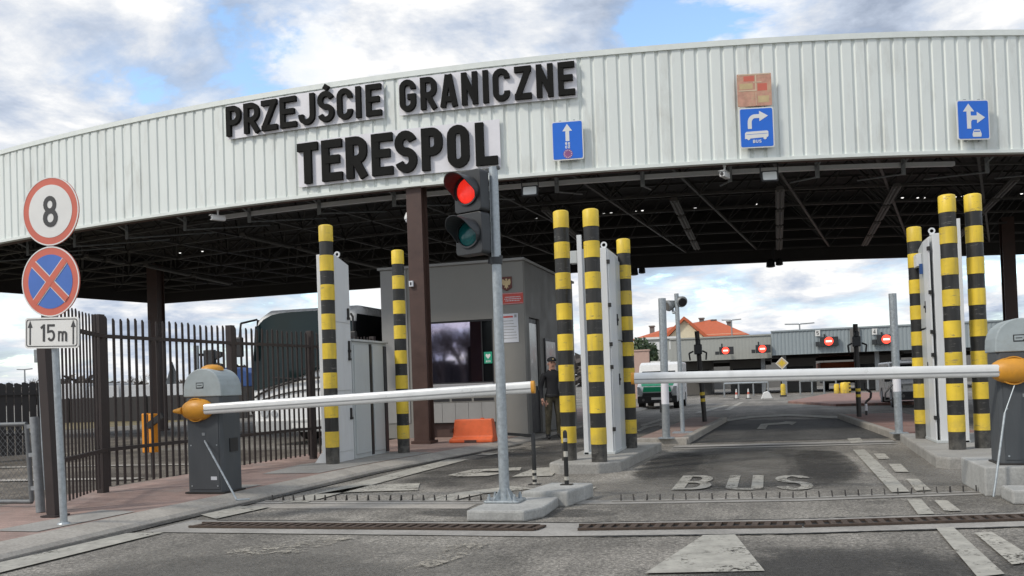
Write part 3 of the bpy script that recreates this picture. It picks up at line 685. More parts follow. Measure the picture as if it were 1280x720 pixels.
# space frame: one part per row
nu, nv = 18, 7; zb, zt = ZB+.42, ZT-.42
def lo(i, j): return cano((i+.0)/nu, .045+.91*j/(nv), zb)
def hi(i, j): return cano((i+.5)/nu, .045+.91*(j+.5)/nv, zt)
for j in range(nv+1):
    mb = MB()
    for i in range(nu):
        mb.beam(lo(i, j), lo(i+1, j), .06, .06)
        if j < nv:
            for p in (lo(i, j), lo(i+1, j), lo(i, j+1), lo(i+1, j+1)): mb.tube(p, hi(i, j), .024, n=6)
            if i < nu-1: mb.beam(hi(i, j), hi(i+1, j), .07, .07)
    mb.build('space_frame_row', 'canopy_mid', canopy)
mb = MB()
for i in range(nu+1):
    for j in range(nv): mb.beam(lo(i, j), lo(i, j+1), .06, .06)
mb.build('bottom_chords', 'canopy_mid', canopy)
for i in range(-9, 8):
    X = .85+1.87*i; p, t = fas(X, -1.36); mb = MB(); a, b = p-t*.045, p+t*.045; n_ = Vector((-t.y, t.x, 0))*.02
    mb.add([(a.x, a.y, ZB-.12), (b.x, b.y, ZB-.12), (b.x+n_.x, b.y+n_.y, ZB-.12), (a.x+n_.x, a.y+n_.y, ZB-.12), (a.x, a.y, ZB+.2), (b.x, b.y, ZB+.2), (b.x+n_.x, b.y+n_.y, ZB+.2), (a.x+n_.x, a.y+n_.y, ZB+.2)], [(0, 3, 2, 1), (4, 5, 6, 7), (0, 1, 5, 4), (1, 2, 6, 5), (2, 3, 7, 6), (3, 0, 4, 7)])
    q = fas(X+.3, -4.2)[0]; mb.tube((p.x, p.y, ZB-.1), (q.x, q.y, ZB+.42), .02, n=6); mb.tube((p.x, p.y, ZB+.18), (p.x, p.y, ZT-.3), .025, n=6); q = fas(X, -.2)[0]; mb.tube((p.x, p.y, ZB+.1), (q.x, q.y, ZB+.5), .02, n=6)
    mb.build('hanger', 'galv_dull', canopy)
# columns
def column(p, w, m='brown', z1=ZB+.6, z0=0.05):
    mb = MB(); h = w/2
    mb.box(p.x-h, p.x+h, p.y-h, p.y-h+.03, z0, z1); mb.box(p.x-h, p.x+h, p.y+h-.03, p.y+h, z0, z1); mb.box(p.x-h+.06, p.x+h-.06, p.y-h+.03, p.y+h-.03, z0, z1)
    mb.box(p.x-h-.05, p.x+h+.05, p.y-h-.05, p.y+h+.05, z0-.02, z0+.04)
    return mb.build('column', m, canopy)
pc = TP(531, 556, 17.05)
column(pc, .33, z0=.12)
q = TP(1264, 412, 31.5); column(Vector((q.x, 31.5, 0)), .36, 'brown')
q = TP(199, 520, 27.0); column(Vector((q.x, 27, 0)), .42, 'brown')
q = TP(-260, 520, 20); column(Vector((q.x, 23.5, 0)), .36, 'brown')
q = TP(1500, 500, 21); column(Vector((q.x, 22.5, 0)), .36, 'brown')
def SP(px, py, s):
    d = ray(px, py); k = s/d.x
    return Vector((s, d.y*k, H+d.z*k))
# ------------------------------------------------------------------ lettering and signs on the fascia
def lettering(name_label, txt, spans, zb, zt, stem, board, m_top=.05):
    x0 = fasX(spans[0][0], 150)[0]; p, t = fas(x0); 
    root = thing('fascia_lettering', name_label, 'lettering', (p.x, p.y, zb))
    loc = Vector((p.x, p.y, zb))
    bx0, bx1 = fasX(board[0], 150)[0], fasX(board[1], 150)[0]
    mb = MB(); n = 24; ps = [(fas(bx0+(bx1-bx0)*i/n, .045)[0]-loc, fas(bx0+(bx1-bx0)*i/n, .06)[0]-loc) for i in range(n+1)]
    z0, z1 = -m_top, zt-zb+m_top
    for (a, b), (c, d) in zip(ps, ps[1:]):
        mb.add([(a.x, a.y, z0), (b.x, b.y, z0), (d.x, d.y, z0), (c.x, c.y, z0), (a.x, a.y, z1), (b.x, b.y, z1), (d.x, d.y, z1), (c.x, c.y, z1)], [(0, 1, 2, 3), (7, 6, 5, 4), (1, 5, 6, 2), (0, 3, 7, 4)])
    mb.build('backing_board', 'board', root)
    for ch, (l, r) in zip(txt, spans):
        mid = .5*(l+r); X = fasX(mid, 150)[0]; c, t = fas(X, .061); n_ = Vector((t.y, -t.x, 0))
        Xl, Xr = fasX(l, 150)[0], fasX(r, 150)[0]; w = (fas(Xr)[0]-fas(Xl)[0]).length
        mb = MB(); o = c-loc-t*w/2; o.z = 0
        letter(mb, ch, w, zt-zb, stem, o, t, Z3, n_, .075, 0, .003)
        mb.build('letter', 'letter', root)
    return root
def zav(ps): return sum(fasX(x, y)[1] for x, y in ps)/len(ps)
z1b, z1t = zav([(296, 171), (470, 148)]), zav([(296, 135), (470, 108)])
z2b, z2t = zav([(513, 139), (710, 122)]), zav([(513, 99), (710, 81)])
z3b, z3t = zav([(387, 231), (608, 208)]), zav([(387, 180), (608, 155)])
print('letters', z1b, z1t, z2b, z2t, z3b, z3t)
z1b = z2b = (z1b+z2b)/2; z1t = z2t = (z1t+z2t)/2
lettering('black raised capitals reading PRZEJŚCIE on the pale canopy fascia', 'PRZEJŚCIE', [(287, 305), (309, 328), (331, 350), (354, 374), (377, 397), (401, 421), (425, 444), (448, 455), (461, 480)], z1b, z1t, .112, (286, 482))
lettering('black raised capitals reading GRANICZNE on the pale canopy fascia', 'GRANICZNE', [(503, 523), (529, 549), (554, 574), (580, 600), (607, 613), (619, 640), (646, 667), (673, 694), (700, 721)], z2b, z2t, .112, (501, 723))
lettering('larger black raised capitals reading TERESPOL below the other fascia words', 'TERESPOL', [(374, 399), (404, 429), (434, 460), (466, 492), (495, 522), (528, 554), (560, 587), (595, 622)], z3b, z3t, .17, (373, 625))
def fsign(label, px0, py0, px1, py1):
    X, z = fasX((px0+px1)/2, (py0+py1)/2); c, t = fas(X, .10); n_ = Vector((t.y, -t.x, 0))
    w = (px1-px0)/F*FY(X)*1.0; h = (py1-py0)/F*FY(X)
    root = thing('lane_sign', label, 'road sign', (c.x, c.y, z), math.atan2(t.y, t.x))
    return root, w, h, n_
def rrect(w, h, r, n=4):
    p = []
    for cx, cy, a in ((w/2-r, h/2-r, 0), (-w/2+r, h/2-r, 90), (-w/2+r, -h/2+r, 180), (w/2-r, -h/2+r, 270)):
        p += [(cx+r*math.cos(R(a+90*i/n)), cy+r*math.sin(R(a+90*i/n))) for i in range(n+1)]
    return p
NY = Vector((0, -1, 0))
def plate(root, w, h, face, back='galv_dull', border='sign_white', edge=.022):
    mb = MB(); mb.prism(rrect(w, h, .04), (0, 0, 0), X3, Z3, (0, -.018, 0), 0); mb.prism(rrect(w-2*edge, h-2*edge, .03), (0, -.0181, 0), X3, Z3, (0, -.004, 0), 1)
    mb.build('sign_plate', [border, face], root)
    mb = MB()
    for x in (-w*.22, w*.22): mb.box(x-.02, x+.02, 0.001, .06, -h/2-.02, h/2+.02)
    mb.build('mounting_rail', back, root)
def arrow_up(mb, x, y0, y1, w, hw, hh, m=0, d=-.0235):
    mb.prism([(x-w/2, y0), (x+w/2, y0), (x+w/2, y1-hh), (x+hw/2, y1-hh), (x, y1), (x-hw/2, y1-hh), (x-w/2, y1-hh)], (0, d+.001, 0), X3, Z3, (0, -.003, 0), m)
r, w, h, _ = fsign('blue lane sign with one straight arrow above a faded round badge', 690.5, 153, 730, 202)
plate(r, w, h, 'blue_sign'); mb = MB(); arrow_up(mb, 0, -h*.02, h*.42, .075, .19, .14); mb.build('arrow', 'sign_white', r)
mb = MB(); word(mb, '59', -.05, -h*.12, .042, .055, .014, .012, (0, -.0225, 0), X3, Z3, NY, .003); word(mb, 'CZ', -.05, -h*.205, .042, .055, .014, .012, (0, -.0225, 0), X3, Z3, NY, .003); mb.build('lettering', 'sign_white', r)
mb = MB(); mb.disc((0, -.0225, -h*.345), X3, Z3, .092, (0, -.002, 0), 24, 0); 
for i in range(12):
    a = 2*math.pi*i/12; mb.disc((.072*math.cos(a), -.0246, -h*.345+.072*math.sin(a)), X3, Z3, .009, (0, -.001, 0), 6, 1)
mb.build('round_badge', ['purple', 'board'], r)
r, w, h, _ = fsign('blue bus lane sign with a right-turn arrow above a bus symbol', 923, 136.5, 965.5, 187)
plate(r, w, h, 'blue_sign'); mb = MB()
cl = [(-.13, -.02)]+[(-.13, .06)]+arc(-.03, .10, .10, .12, 180, 90, 6)+[(.06, .22)]
for (a, b), (c, d) in zip(thick(cl, .075), thick(cl, .075)[1:]): mb.prism([tuple(a), tuple(b), tuple(d), tuple(c)], (0, -.0225, 0), X3, Z3, (0, -.003, 0))
mb.prism([(.055, .32), (.055, .12), (.22, .22)], (0, -.0225, 0), X3, Z3, (0, -.0035, 0)); mb.build('arrow', 'sign_white', r)
mb = MB(); mb.prism([(-.23, -.21), (.2, -.19), (.215, -.17), (.215, -.08), (.19, -.065), (-.2, -.075), (-.225, -.1)], (0, -.0225, 0), X3, Z3, (0, -.003, 0), 0)
mb.prism([(-.2, -.125), (.2, -.115), (.2, -.122), (-.2, -.132)], (0, -.0256, 0), X3, Z3, (0, -.001, 0), 1)
for x in (-.16, .15): mb.disc((x, -.0225, -.205), X3, Z3, .03, (0, -.004, 0), 14, 0)
mb.build('bus_symbol', ['sign_white', 'blue_sign'], r)
mb = MB(); word(mb, 'BUS', -.08, -.295, .045, .06, .012, .012, (0, -.0225, 0), X3, Z3, NY, .003); mb.build('lettering', 'sign_white', r)
r, w, h, _ = fsign('faded pinkish plate above the blue bus lane sign', 920.5, 94.5, 962.5, 135)
mb = MB(); mb.prism(rrect(w, h, .015), (0, 0, 0), X3, Z3, (0, -.015, 0)); mb.build('sign_plate', 'faded_pink', r)
mb = MB()
for a, b, c, d in ((.02, -.02, .04, .3), (-.3, -.02, .02, .0), (-.02, .14, .14, .155), (-.3, .29, .3, .305), (.02, -.3, .03, -.05)): mb.box(a, c, -.019, -.0152, b, d)
mb.build('faded_lines', 'faded_line', r)
mb = MB(); mb.box(-.28, -.03, -.0165, -.0152, .02, .13, 0); mb.box(.06, .24, -.0165, -.0152, -.02, .12, 1); mb.box(-.2, .0, -.0165, -.0152, .17, .27, 1); mb.box(.06, .27, -.0165, -.0152, -.25, -.12, 0); mb.build('faded_panels', ['gold', 'red_ring'], r)
r, w, h, _ = fsign('blue lane sign with straight and right arrows above a car symbol', 1191.5, 127, 1233, 177)
plate(r, w, h, 'blue_sign'); mb = MB(); arrow_up(mb, -.09, -.17, .31, .08, .22, .15)
mb.prism([(-.051, .0), (.07, .0), (.07, -.07), (.23, .04), (.07, .15), (.07, .08), (-.051, .08)], (0, -.0225, 0), X3, Z3, (0, -.0032, 0))
mb.prism([(-.051, .0), (-.02, .0), (-.045, -.03), (-.051, -.07)], (0, -.0225, 0), X3, Z3, (0, -.003, 0)); mb.build('arrow', 'sign_white', r)
mb = MB(); mb.prism([(-.02, -.33), (.14, -.33), (.15, -.28), (.13, -.22), (.115, -.19), (.005, -.19), (-.01, -.22), (-.03, -.28)], (0, -.0225, 0), X3, Z3, (0, -.003, 0), 0); mb.box(.0, .12, -.0265, -.0256, -.235, -.213, 1)
mb.build('car_symbol', ['sign_white', 'blue_sign'], r)
# floodlights and small cameras under the fascia
def flood(px, py, label):
    p = G(px, py, ZB-.28) ; X, z = fasX(px, py); c, t = fas(X, -.25)
    r = thing('floodlight', label, 'floodlight', (c.x, c.y, z), math.atan2(t.y, t.x))
    mb = MB(); mb.prism(rrect(.33, .23, .03), (0, 0, 0), X3, Vector((0, .25, 1)).normalized(), (0, .09, -.02)); mb.build('housing', 'plastic', r, .008)
    mb = MB(); mb.prism(rrect(.27, .17, .02), (0, -.001, 0), X3, Vector((0, .25, 1)).normalized(), (0, -.006, 0)); mb.build('lamp_glass', 'floodglass', r)
    mb = MB(); mb.beam((-.17, .05, 0), (-.17, .05, .26), .02, .03); mb.beam((.17, .05, 0), (.17, .05, .26), .02, .03); mb.beam((-.17, .05, .26), (.17, .05, .26), .03, .02); mb.build('bracket', 'plastic', r)
flood(659.5, 235, 'square floodlight under the canopy edge right of the traffic light')
flood(966, 216, 'square floodlight under the canopy edge below the bus lane sign')
def cctv(px, py, label, X=None):
    X, z = fasX(px, py); c, t = fas(X, -.2)
    r = thing('security_camera', label, 'security camera', (c.x, c.y, z), math.atan2(t.y, t.x)-.5)
    mb = MB(); mb.box(-.05, .05, -.16, .16, -.05, .05); mb.box(-.065, .065, -.19, .15, .052, .065); mb.build('camera_body', 'white', r, .01)
    mb = MB(); mb.tube((0, 0, .065), (0, .0, .16), .02); mb.tube((0, 0, .16), (0, .0, .30), .03); mb.build('bracket', 'white', r)
    mb = MB(); mb.tube((0, -.161, 0), (0, -.168, 0), .035); mb.build('camera_lens', 'plastic', r)
cctv(265, 271, 'white security camera hanging under the left part of canopy edge')
cctv(908, 216, 'white security camera beside the floodlight below the bus lane sign')
r = thing('dome_camera', 'white dome camera bracketed to the brown front column', 'security camera', (pc.x-.27, pc.y-.02, 0)); q = TP(513, 273, pc.y); r.location = (q.x, pc.y-.05, q.z)
mb = MB(); mb.lathe([(.02, .13), (.07, .11), (.1, .04), (.11, 0), (.11, -.03)], n=18); mb.build('housing', 'white', r, 0, True)
mb = MB(); mb.ellipsoid((0, 0, -.03), (.095, .095, .09)); mb.build('dome', 'paper', r, 0, True)
mb = MB(); mb.beam((0, .02, .11), (.16, .04, .14), .04, .05); mb.build('bracket', 'white', r)
q = TP(515, 355, pc.y-.17)
r = thing('junction_box', 'small white box on the side of the brown front column', 'box', (pc.x-.1, pc.y-.17, q.z)); mb = MB(); mb.box(-.045, .045, -.06, 0, -.06, .06); mb.build('box_body', 'paper', r, .006); mb = MB(); mb.box(-.015, .015, -.066, -.0605, -.03, .03); mb.build('switch', 'plastic', r)
# strip lights along the road under the trusses
for k, (a, b, lab) in enumerate([((842, 250), (872, 313), 'strip light row right of the middle striped bollards'), ((975, 236), (974, 313), 'strip light row under canopy below the faded plate'), ((1122, 232), (1080, 308), 'strip light row left of the right-hand striped bollards'), ((1270, 224), (1195, 300), 'strip light row behind the right-hand striped bollards'),
        ((680, 262), (745, 318), 'strip light row behind the middle striped bollards'), ((300, 294), (480, 336), 'strip light row between the left bollards and column'), ((105, 321), (160, 331), 'leftmost strip light row under the canopy'), ((180, 332), (292, 356), 'strip light row above the palisade fence')]):
    p, q = G(*a, ZB+.30), G(*b, ZB+.30); d = (q-p); n = max(2, int(d.length/2.2)); ang = math.atan2(-d.x, d.y)
    r = thing('strip_light', lab, 'ceiling light', p, ang, 'strip lights under the canopy'); Ln = d.length/n
    for i in range(n):
        mb = MB(); mb.prism([(-.11, 0), (.11, 0), (.07, .09), (-.07, .09)], (0, i*Ln+.1, 0), X3, Z3, (0, Ln-.35, 0)); f_ = mb.build('fitting', 'fitting', r)
        for x in (-.045, .045):
            mb = MB(); mb.tube((x, i*Ln+.18, -.022), (x, i*Ln+Ln-.33, -.022), .02, n=8); mb.build('tube', 'lampgrey', f_)
    mb = MB()
    for i in range(n+1): mb.tube((0, min(i*Ln+.2, d.length-.2), .09), (0, min(i*Ln+.2, d.length-.2), .26), .012, n=6)
    mb.build('hanger_rod', 'canopy_mid', r)
for k, (x, y) in enumerate([(671, 273), (681, 272), (755, 267), (764, 266), (794, 264), (803, 263), (869, 260), (945, 255), (1110, 247), (1128, 247), (1147, 247), (1155, 247), (1194, 246), (1203, 245), (1277, 242), (475, 292), (504, 290), (225, 316), (253, 314)]):
    p = G(x, y, ZB+1.25); d = MB(); d.lathe([(.02, .06), (.035, .05), (.045, .0), (.03, -.02)], n=10, ms=[1, 1, 0]); o = d.build('spot_lamp', ['led_lamp', 'plastic']); o.location = p
    tag(o, 'tiny bright spot lamp deep under the dark canopy roof', 'lamp', 'tiny spot lamps under the canopy')

# ------------------------------------------------------------------ striped bollards
NB = 16; HB = 3.55; rb = .112
prof = []; ms = []
z = 0.0; bands = []
for i in range(NB):
    top = i % 2 == 1
    bands.append((.245 if i == 0 else (.231 if top else .204), top))
tot = sum(b[0] for b in bands)
prof.append((rb-.004, 0)); 
for hgt, top in bands:
    hh = hgt*HB/tot; rr = rb if top else rb-.004
    prof += [(rr, z+.002), (rr, z+hh-.002)]; z += hh
prof += [(rb-.008, HB+.012), (rb-.03, HB+.022), (0.001, HB+.026)]
ms = []
for k in range(len(prof)-1):
    zz_ = (prof[k][1]+prof[k+1][1])/2; acc = 0; t_ = True
    for hgt, top in bands:
        acc += hgt*HB/tot
        if zz_ <= acc: t_ = top; break
    ms.append(0 if t_ else 1)
mb = MB(); mb.lathe(prof, n=28, ms=ms); bol = mb.build('striped_bollard', ['yellow', 'black_s'], None, 0, True)
GB = 'tall yellow and black bollards around the monitor cabinets'
bl = [((416.2, 580.5), .10, 'striped bollard in front of left white cabinet beside the palisade fence', 283), ((505, 566.5), .10, 'striped bollard between grey low cabinets and the brown front column', 314),
      ((712, 576), .15, 'striped bollard beside the guard, leftmost on the middle island', 265), ((749.5, 578), .15, 'striped bollard in front of the middle white cabinet', 263), ((788.5, 560.5), .15, 'striped bollard at the rear end of the middle white cabinet', 300),
      ((1153.5, 548.5), .15, 'striped bollard at the rear end of the right white cabinet', 285), ((1197, 562.5), .15, 'striped bollard in front of the right white cabinet', 245), ((1229.5, 560.5), .15, 'striped bollard nearest the right barrier post', 244)]
BP = []
for k, (p, zb_, lab, ytop) in enumerate(bl):
    o = bol if k == 0 else bol.copy()
    if k: COL.objects.link(o)
    g = G(*p, zb_); g = g+Vector((g.x, g.y, 0)).normalized()*.11; o.location = g; BP.append(g)
    d = ray(p[0]-5, ytop); kz = g.y/d.y; o.scale.z = (H+d.z*kz-zb_)/HB
    o.rotation_euler = (0, 0, k*.8)
    tag(o, lab, 'bollard', GB)
# ------------------------------------------------------------------ radiation monitor cabinets
def monitor(label, fx, s0, s1, t0, t1, z0, hb, side, hf):
    # side = +1: door on the right side, flange strip on the left; -1 mirrored
    xm = (s0+s1)/2; r = thing('monitor_cabinet', label, 'cabinet', (xm, t0, z0)); w = s1-s0; l = t1-t0
    mb = MB(); mb.box(-w/2+.06, w/2-.02, .06, l, 0.03, hb); mb.build('body', 'white_box', r, .008)
    mb = MB(); x = side*w/2
    mb.prism([(0, .02), (l*.45, .02), (l*.45, hb-.05), (0, hb-.05)], (x-side*.018, .08, 0), Y3, Z3, (side*.02, 0, 0)); dr = mb.build('door', 'white_box', r, .004)
    mb = MB(); mb.prism([(l*.47, .02), (l-.1, .02), (l-.1, hb*.55), (l*.47, hb*.55)], (x-side*.018, .08, 0), Y3, Z3, (side*.02, 0, 0)); mb.build('lower_panel', 'grey_box', r, .004)
    mb = MB(); mb.prism([(l*.47, hb*.56), (l-.1, hb*.56), (l-.1, hb-.12), (l*.47, hb-.05)], (x-side*.018, .08, 0), Y3, Z3, (side*.02, 0, 0)); mb.build('upper_panel', 'grey_box', r, .004)
    for hz in (.12, .42, .53, .72, .93):
        mb = MB(); mb.box(x-.022, x+.022, .045, .10, hb*hz-.03, hb*hz+.03); mb.build('hinge', 'plastic', dr, .004)
    for hz in (.36, .66):
        mb = MB(); mb.box(x-.012 if side < 0 else x, x if side < 0 else x+.02, l*.5, l*.5+.03, hb*hz-.09, hb*hz+.09); mb.box(x-.03 if side < 0 else x, x if side < 0 else x+.03, l*.5-.01, l*.5+.04, hb*hz-.02, hb*hz+.02); mb.build('latch', 'plastic', r, .003)
    mb = MB(); xf = -side*w/2
    mb.box(min(xf, xf+side*.07), max(xf, xf+side*.07), 0, .05, 0, hf); mb.box(min(xf, xf+side*.02), max(xf, xf+side*.02), .05, .16, .0, hf); mb.build('flange', 'white_box', r, .004)
    mb = MB(); mb.box(-w/2-.01, w/2+.01, .0, l+.02, 0, .04); mb.build('plinth', 'grey_box', r, .006)
    mb = MB(); mb.ring((side*(w/2-.08), .2, hb+.06), X3, Z3, .028, .05, (0, .02, 0), 16); mb.box(side*(w/2-.08)-.03, side*(w/2-.08)+.03, .19, .23, hb-.005, hb+.03); mb.build('lifting_eye', 'white_box', r)
    return r
c1 = G(768, 568, .15)
rm = monitor('white radiation monitor cabinet on the middle concrete island', 768, c1.x-.46, c1.x, c1.y, c1.y+1.35, .15, (TP(760, 308, c1.y).z-.15), 1, TP(731, 293, c1.y).z-.15)
mb = MB(); mb.box(-.36, -.245, .05, .2, 2.93, 3.12); mb.build('sensor_box', 'grey_box', rm, .006)
c2 = G(1172, 554, .15)
rm = monitor('white radiation monitor cabinet on the right concrete island', 1172, c2.x, c2.x+.44, c2.y, c2.y+1.0, .15, (TP(1166, 291, c2.y).z-.15), -1, TP(1197, 273, c2.y).z-.15)
mb = MB(); mb.box(-.30, -.225, .65, .95, 2.75, 2.95); mb.build('sensor_box', 'white_box', rm, .006)
mb = MB(); mb.box(-.27, -.225, .6, .64, 2.62, 2.78); mb.build('sticker', 'blue_tarp', rm)
# left tall cabinet and the low cabinets behind it
b0, b1 = BP[0], BP[1]
t0 = b0.y+.16; sx1 = TP(418.5, 450, t0).x; sx0 = TP(399, 450, t0).x
zt_ = TP(424, 316, t0).z
r = thing('monitor_cabinet', 'tall white monitor cabinet between left bollard and low grey cabinets', 'cabinet', ((sx0+sx1)/2, t0, .1)); w = sx1-sx0; hb = zt_-.1; l = .62
sE = SP(441, 500, sx1).y; l = max(.45, sE-t0)
mb = MB(); mb.prism([(0, 0), (l, 0), (l, hb-.12), (.1, hb), (0, hb)], (-w/2, 0, 0), Y3, Z3, (w, 0, 0)); mb.build('body', 'white_box', r, .01)
for a, b in ((.05, .33), (.345, .66), (.675, .955)):
    mb = MB(); mb.prism([(.05, hb*a), (l-.03, hb*a), (l-.03, hb*b-.06), (.05, hb*b-.02)], (w/2-.008, 0, 0), Y3, Z3, (.02, 0, 0)); mb.build('door', 'white_box', r, .004)
for zz_ in (.23, .56, .72, .52):
    mb = MB(); mb.box(w/2+.012, w/2+.04, l-.14, l-.1, hb*zz_-.09, hb*zz_+.09); mb.box(w/2+.012, w/2+.05, l-.15, l-.09, hb*zz_-.1, hb*zz_-.06); mb.build('latch', 'plastic', r, .003)
mb = MB(); mb.ring((w/2-.06, .3, hb+.03), X3, Z3, .028, .05, (0, .02, 0), 16); mb.build('lifting_eye', 'white_box', r)
mb = MB(); mb.prism([(-w/2-.12, 0), (w/2, 0), (w/2, .03), (-w/2, .16)], (0, -.02, .0), X3, Z3, (0, .02, 0)); mb.build('foot_bracket', 'white_box', r)
tb = t0+l+.03; tE = SP(486, 500, sx1+.02).y; hL = TP(446, 426, tb).z-.1
r = thing('electrical_cabinet', 'low grey twin-door cabinets behind the tall left cabinet', 'cabinet', (sx1-.22, tb, .1)); ll = tE-tb
mb = MB(); mb.box(-.22, .22, 0, ll, 0, hL); mb.build('body', 'grey_box', r, .01)
for a, b in ((.03, .44), (.56, .86)):
    for c, d in ((.04, .52), (.55, .97)):
        mb = MB(); mb.box(.221, .24, ll*a, ll*b, hL*c, hL*d); mb.build('door', 'grey_box', r, .005)
mb = MB(); mb.box(.221, .235, ll*.47, ll*.53, .03, hL-.03); mb.box(.221, .235, ll*.89, ll*.98, .03, hL-.05); mb.build('recess_strip', 'frame_dark', r)
mb = MB(); mb.box(-.25, .26, -.02, ll+.02, hL, hL+.035); mb.build('cap', 'grey_box', r, .006)
# ------------------------------------------------------------------ boom barriers
def barrier(label, loc, w, d, hgt, hubc, tip, side, cable, lamp):
    r = thing('boom_barrier', label, 'barrier', loc); lx = Vector(loc)
    mb = MB(); k = .03
    mb.prism([(-w/2+k, 0), (w/2-k, 0), (w/2, k), (w/2, d-k), (w/2-k, d), (-w/2+k, d), (-w/2, d-k), (-w/2, k)], (0, 0, 0), X3, Y3, (0, 0, hgt)); cb = mb.build('cabinet', 'barrier_grey', r, .006)
    mb = MB(); mb.box(-.018, .018, -.012, -.0075, hgt*.60, hgt*.63); mb.build('keyhole', 'galv_dull', cb)
    mb = MB(); mb.box(-w/2+.045, w/2-.045, -.007, -.0003, .05, hgt-.10); mb.build('front_door', 'barrier_grey', cb, .003)
    mb = MB()
    for x in (-w/2+.07, w/2-.07):
        for z in (.09, hgt*.5, hgt-.14): mb.tube((x, -.007, z), (x, -.011, z), .009, n=10)
    mb.build('screws', 'galv', cb)
    mb = MB(); mb.box(w/2-.16, w/2-.08, -.0085, -.0072, .16, .20); mb.build('rating_label', 'paper', cb)
    mb = MB(); mb.prism([(-w/2-.02, -.02), (w/2+.02, -.02), (w/2+.02, d+.02), (-w/2-.02, d+.02)], (0, 0, .001), X3, Y3, (0, 0, .018)); mb.build('foot_plate', 'dullmetal', cb)
    mb = MB(); xs = w/2
    mb.box(xs, xs+.012, d*.35, d*.75, hgt*.42, hgt*.56); mb.build('lock_plate', 'plastic', cb)
    # domed hood
    mb = MB(); n = 14; hd = .28
    po = [(-w/2-.012, 0)]+[((w/2+.012)*math.cos(R(180-180*i/n)), .05+hd*math.sin(R(180-180*i/n))**.8 if 0 < i < n else .05) for i in range(n+1)]+[(w/2+.012, 0)]
    mb.prism(po, (0, -.012, hgt+.003), X3, Z3, (0, d+.024, 0)); hood = mb.build('hood', 'hood', r, .01)
    mb = MB(); o = (-.03, -.0125, hgt+.12)
    mb.prism([(-.05, -.02), (.05, -.02), (.05, .05), (-.05, .05)], o, X3, Z3, (0, -.002, 0), 0); mb.prism([(-.04, -.008), (.03, -.008), (.045, .005), (.045, .04), (-.04, .04)], (o[0], o[1]-.002, o[2]), X3, Z3, (0, -.002, 0), 1); mb.box(o[0]-.03, o[0]+.03, o[1]-.0055, o[1]-.0042, o[2]+.012, o[2]+.02, 0); mb.build('emblem', ['frame_dark', 'hood'], hood)
    if lamp:
        mb = MB(); mb.lathe([(.13, 0), (.13, .025), (.11, .05), (.06, .07), (.001, .075)], (0, d/2, hgt+hd+.03), 20); mb.build('warning_lamp', 'orange', hood, 0, True)
    hc = Vector(hubc)-lx; tp = Vector(tip)-lx; ax = (tp-hc).normalized()
    upv = Vector((0, 0, 1)); upv = (upv-ax*upv.dot(ax)).normalized(); yv = ax.cross(upv) if side > 0 else upv.cross(ax)
    nose = Vector((0, -1, 0))
    mb = MB(); mb.ellipsoid((0, 0, 0), (.215, .115, .13), 24, 14)
    mb.v = [tuple(hc+ax*v[0]+nose*(v[1] if v[1] > -.03 else -.03)+upv*v[2]) for v in mb.v]; hub = mb.build('arm_hub', 'orange', r, 0, True)
    mb = MB(); mb.ring(hc+nose*.02-upv*.0, ax, upv, .128, .14, nose*.03, 28); 
    q0 = hc-ax*.17; mb.tube(q0+nose*.05, q0-ax*.12+nose*.05, .045, .02, 12)
    mb.build('hub_rim', 'orange', hub, 0, True)
    # arm: rounded profile, long groove
    a0 = hc+ax*.12+nose*.05; n = 20; pr = []
    ah, aw = .062, .035
    for i in range(n):
        an = 2*math.pi*i/n; pr.append((aw*math.copysign(abs(math.cos(an))**.7, math.cos(an)), ah*math.copysign(abs(math.sin(an))**.8, math.sin(an))))
    mb = MB(); mb.prism(pr, a0, nose, upv, tp-a0+nose*.05); arm = mb.build('arm', 'alu', r, 0, True)
    mb = MB(); mb.prism([(.031, -.020), (.0375, -.018), (.0375, -.006), (.031, -.004)], a0, nose, upv, tp-a0+nose*.05); mb.build('arm_groove', 'alu_groove', arm)
    mb = MB(); mb.prism([(x*1.06, y*1.06) for x, y in pr], tp+nose*.05, nose, upv, ax*.035); mb.build('arm_end_cap', 'orange', arm)
    mb = MB()
    for a, b, rr in cable: mb.tube(Vector(a)-lx, Vector(b)-lx, rr, n=8)
    mb.build('stay_rod', 'galv', r)
    return r
cl = G(257, 617, .1); tA = cl.y-.02
wl = TP(281, 600, cl.y).x-TP(236, 600, cl.y).x
zc = TP(258, 496, cl.y).z-.1
hub = TP(243, 512.5, tA-.06); tip = TP(664, 484, tA-.06)
barrier('boom barrier on the left pavement with domed hood and orange lamp', (cl.x, cl.y, .1), wl, .40, zc, (hub.x, tA, hub.z), (tip.x, tA, tip.z), 1,
        [((cl.x+.03, cl.y-.03, .72), G(296, 626, .1)+Vector((0, 0, .01)), .011), (G(296, 626, .1)+Vector((0, 0, .01)), G(312, 625, .1)+Vector((0, 0, .01)), .011)], True)
bc = G(1232, 621, 0); zt2 = .29
cr = TP(1252, 586, bc.y+.16); wr = .46
hub = TP(1268, 463, bc.y+.08); tip = TP(793, 473, bc.y+.08)
barrier('boom barrier on a concrete block beside the right island', (cr.x+wr/2, bc.y+.16, zt2), wr, .42, TP(1240, 441, bc.y+.16).z-zt2, (hub.x, bc.y+.14, hub.z), (tip.x, bc.y+.14, tip.z), -1,
        [(TP(1268, 482, bc.y+.06), TP(1256, 516, bc.y-.02), .006), (TP(1256, 516, bc.y-.02), G(1242, 621, .02), .011)], False)
mb = MB(); mb.box(0, 1.6, 0, 1.1, 0, zt2); o = mb.build('concrete_block', 'block', None, .015); o.location = (bc.x, bc.y, 0); tag(o, 'large concrete block carrying the right boom barrier', 'concrete block')
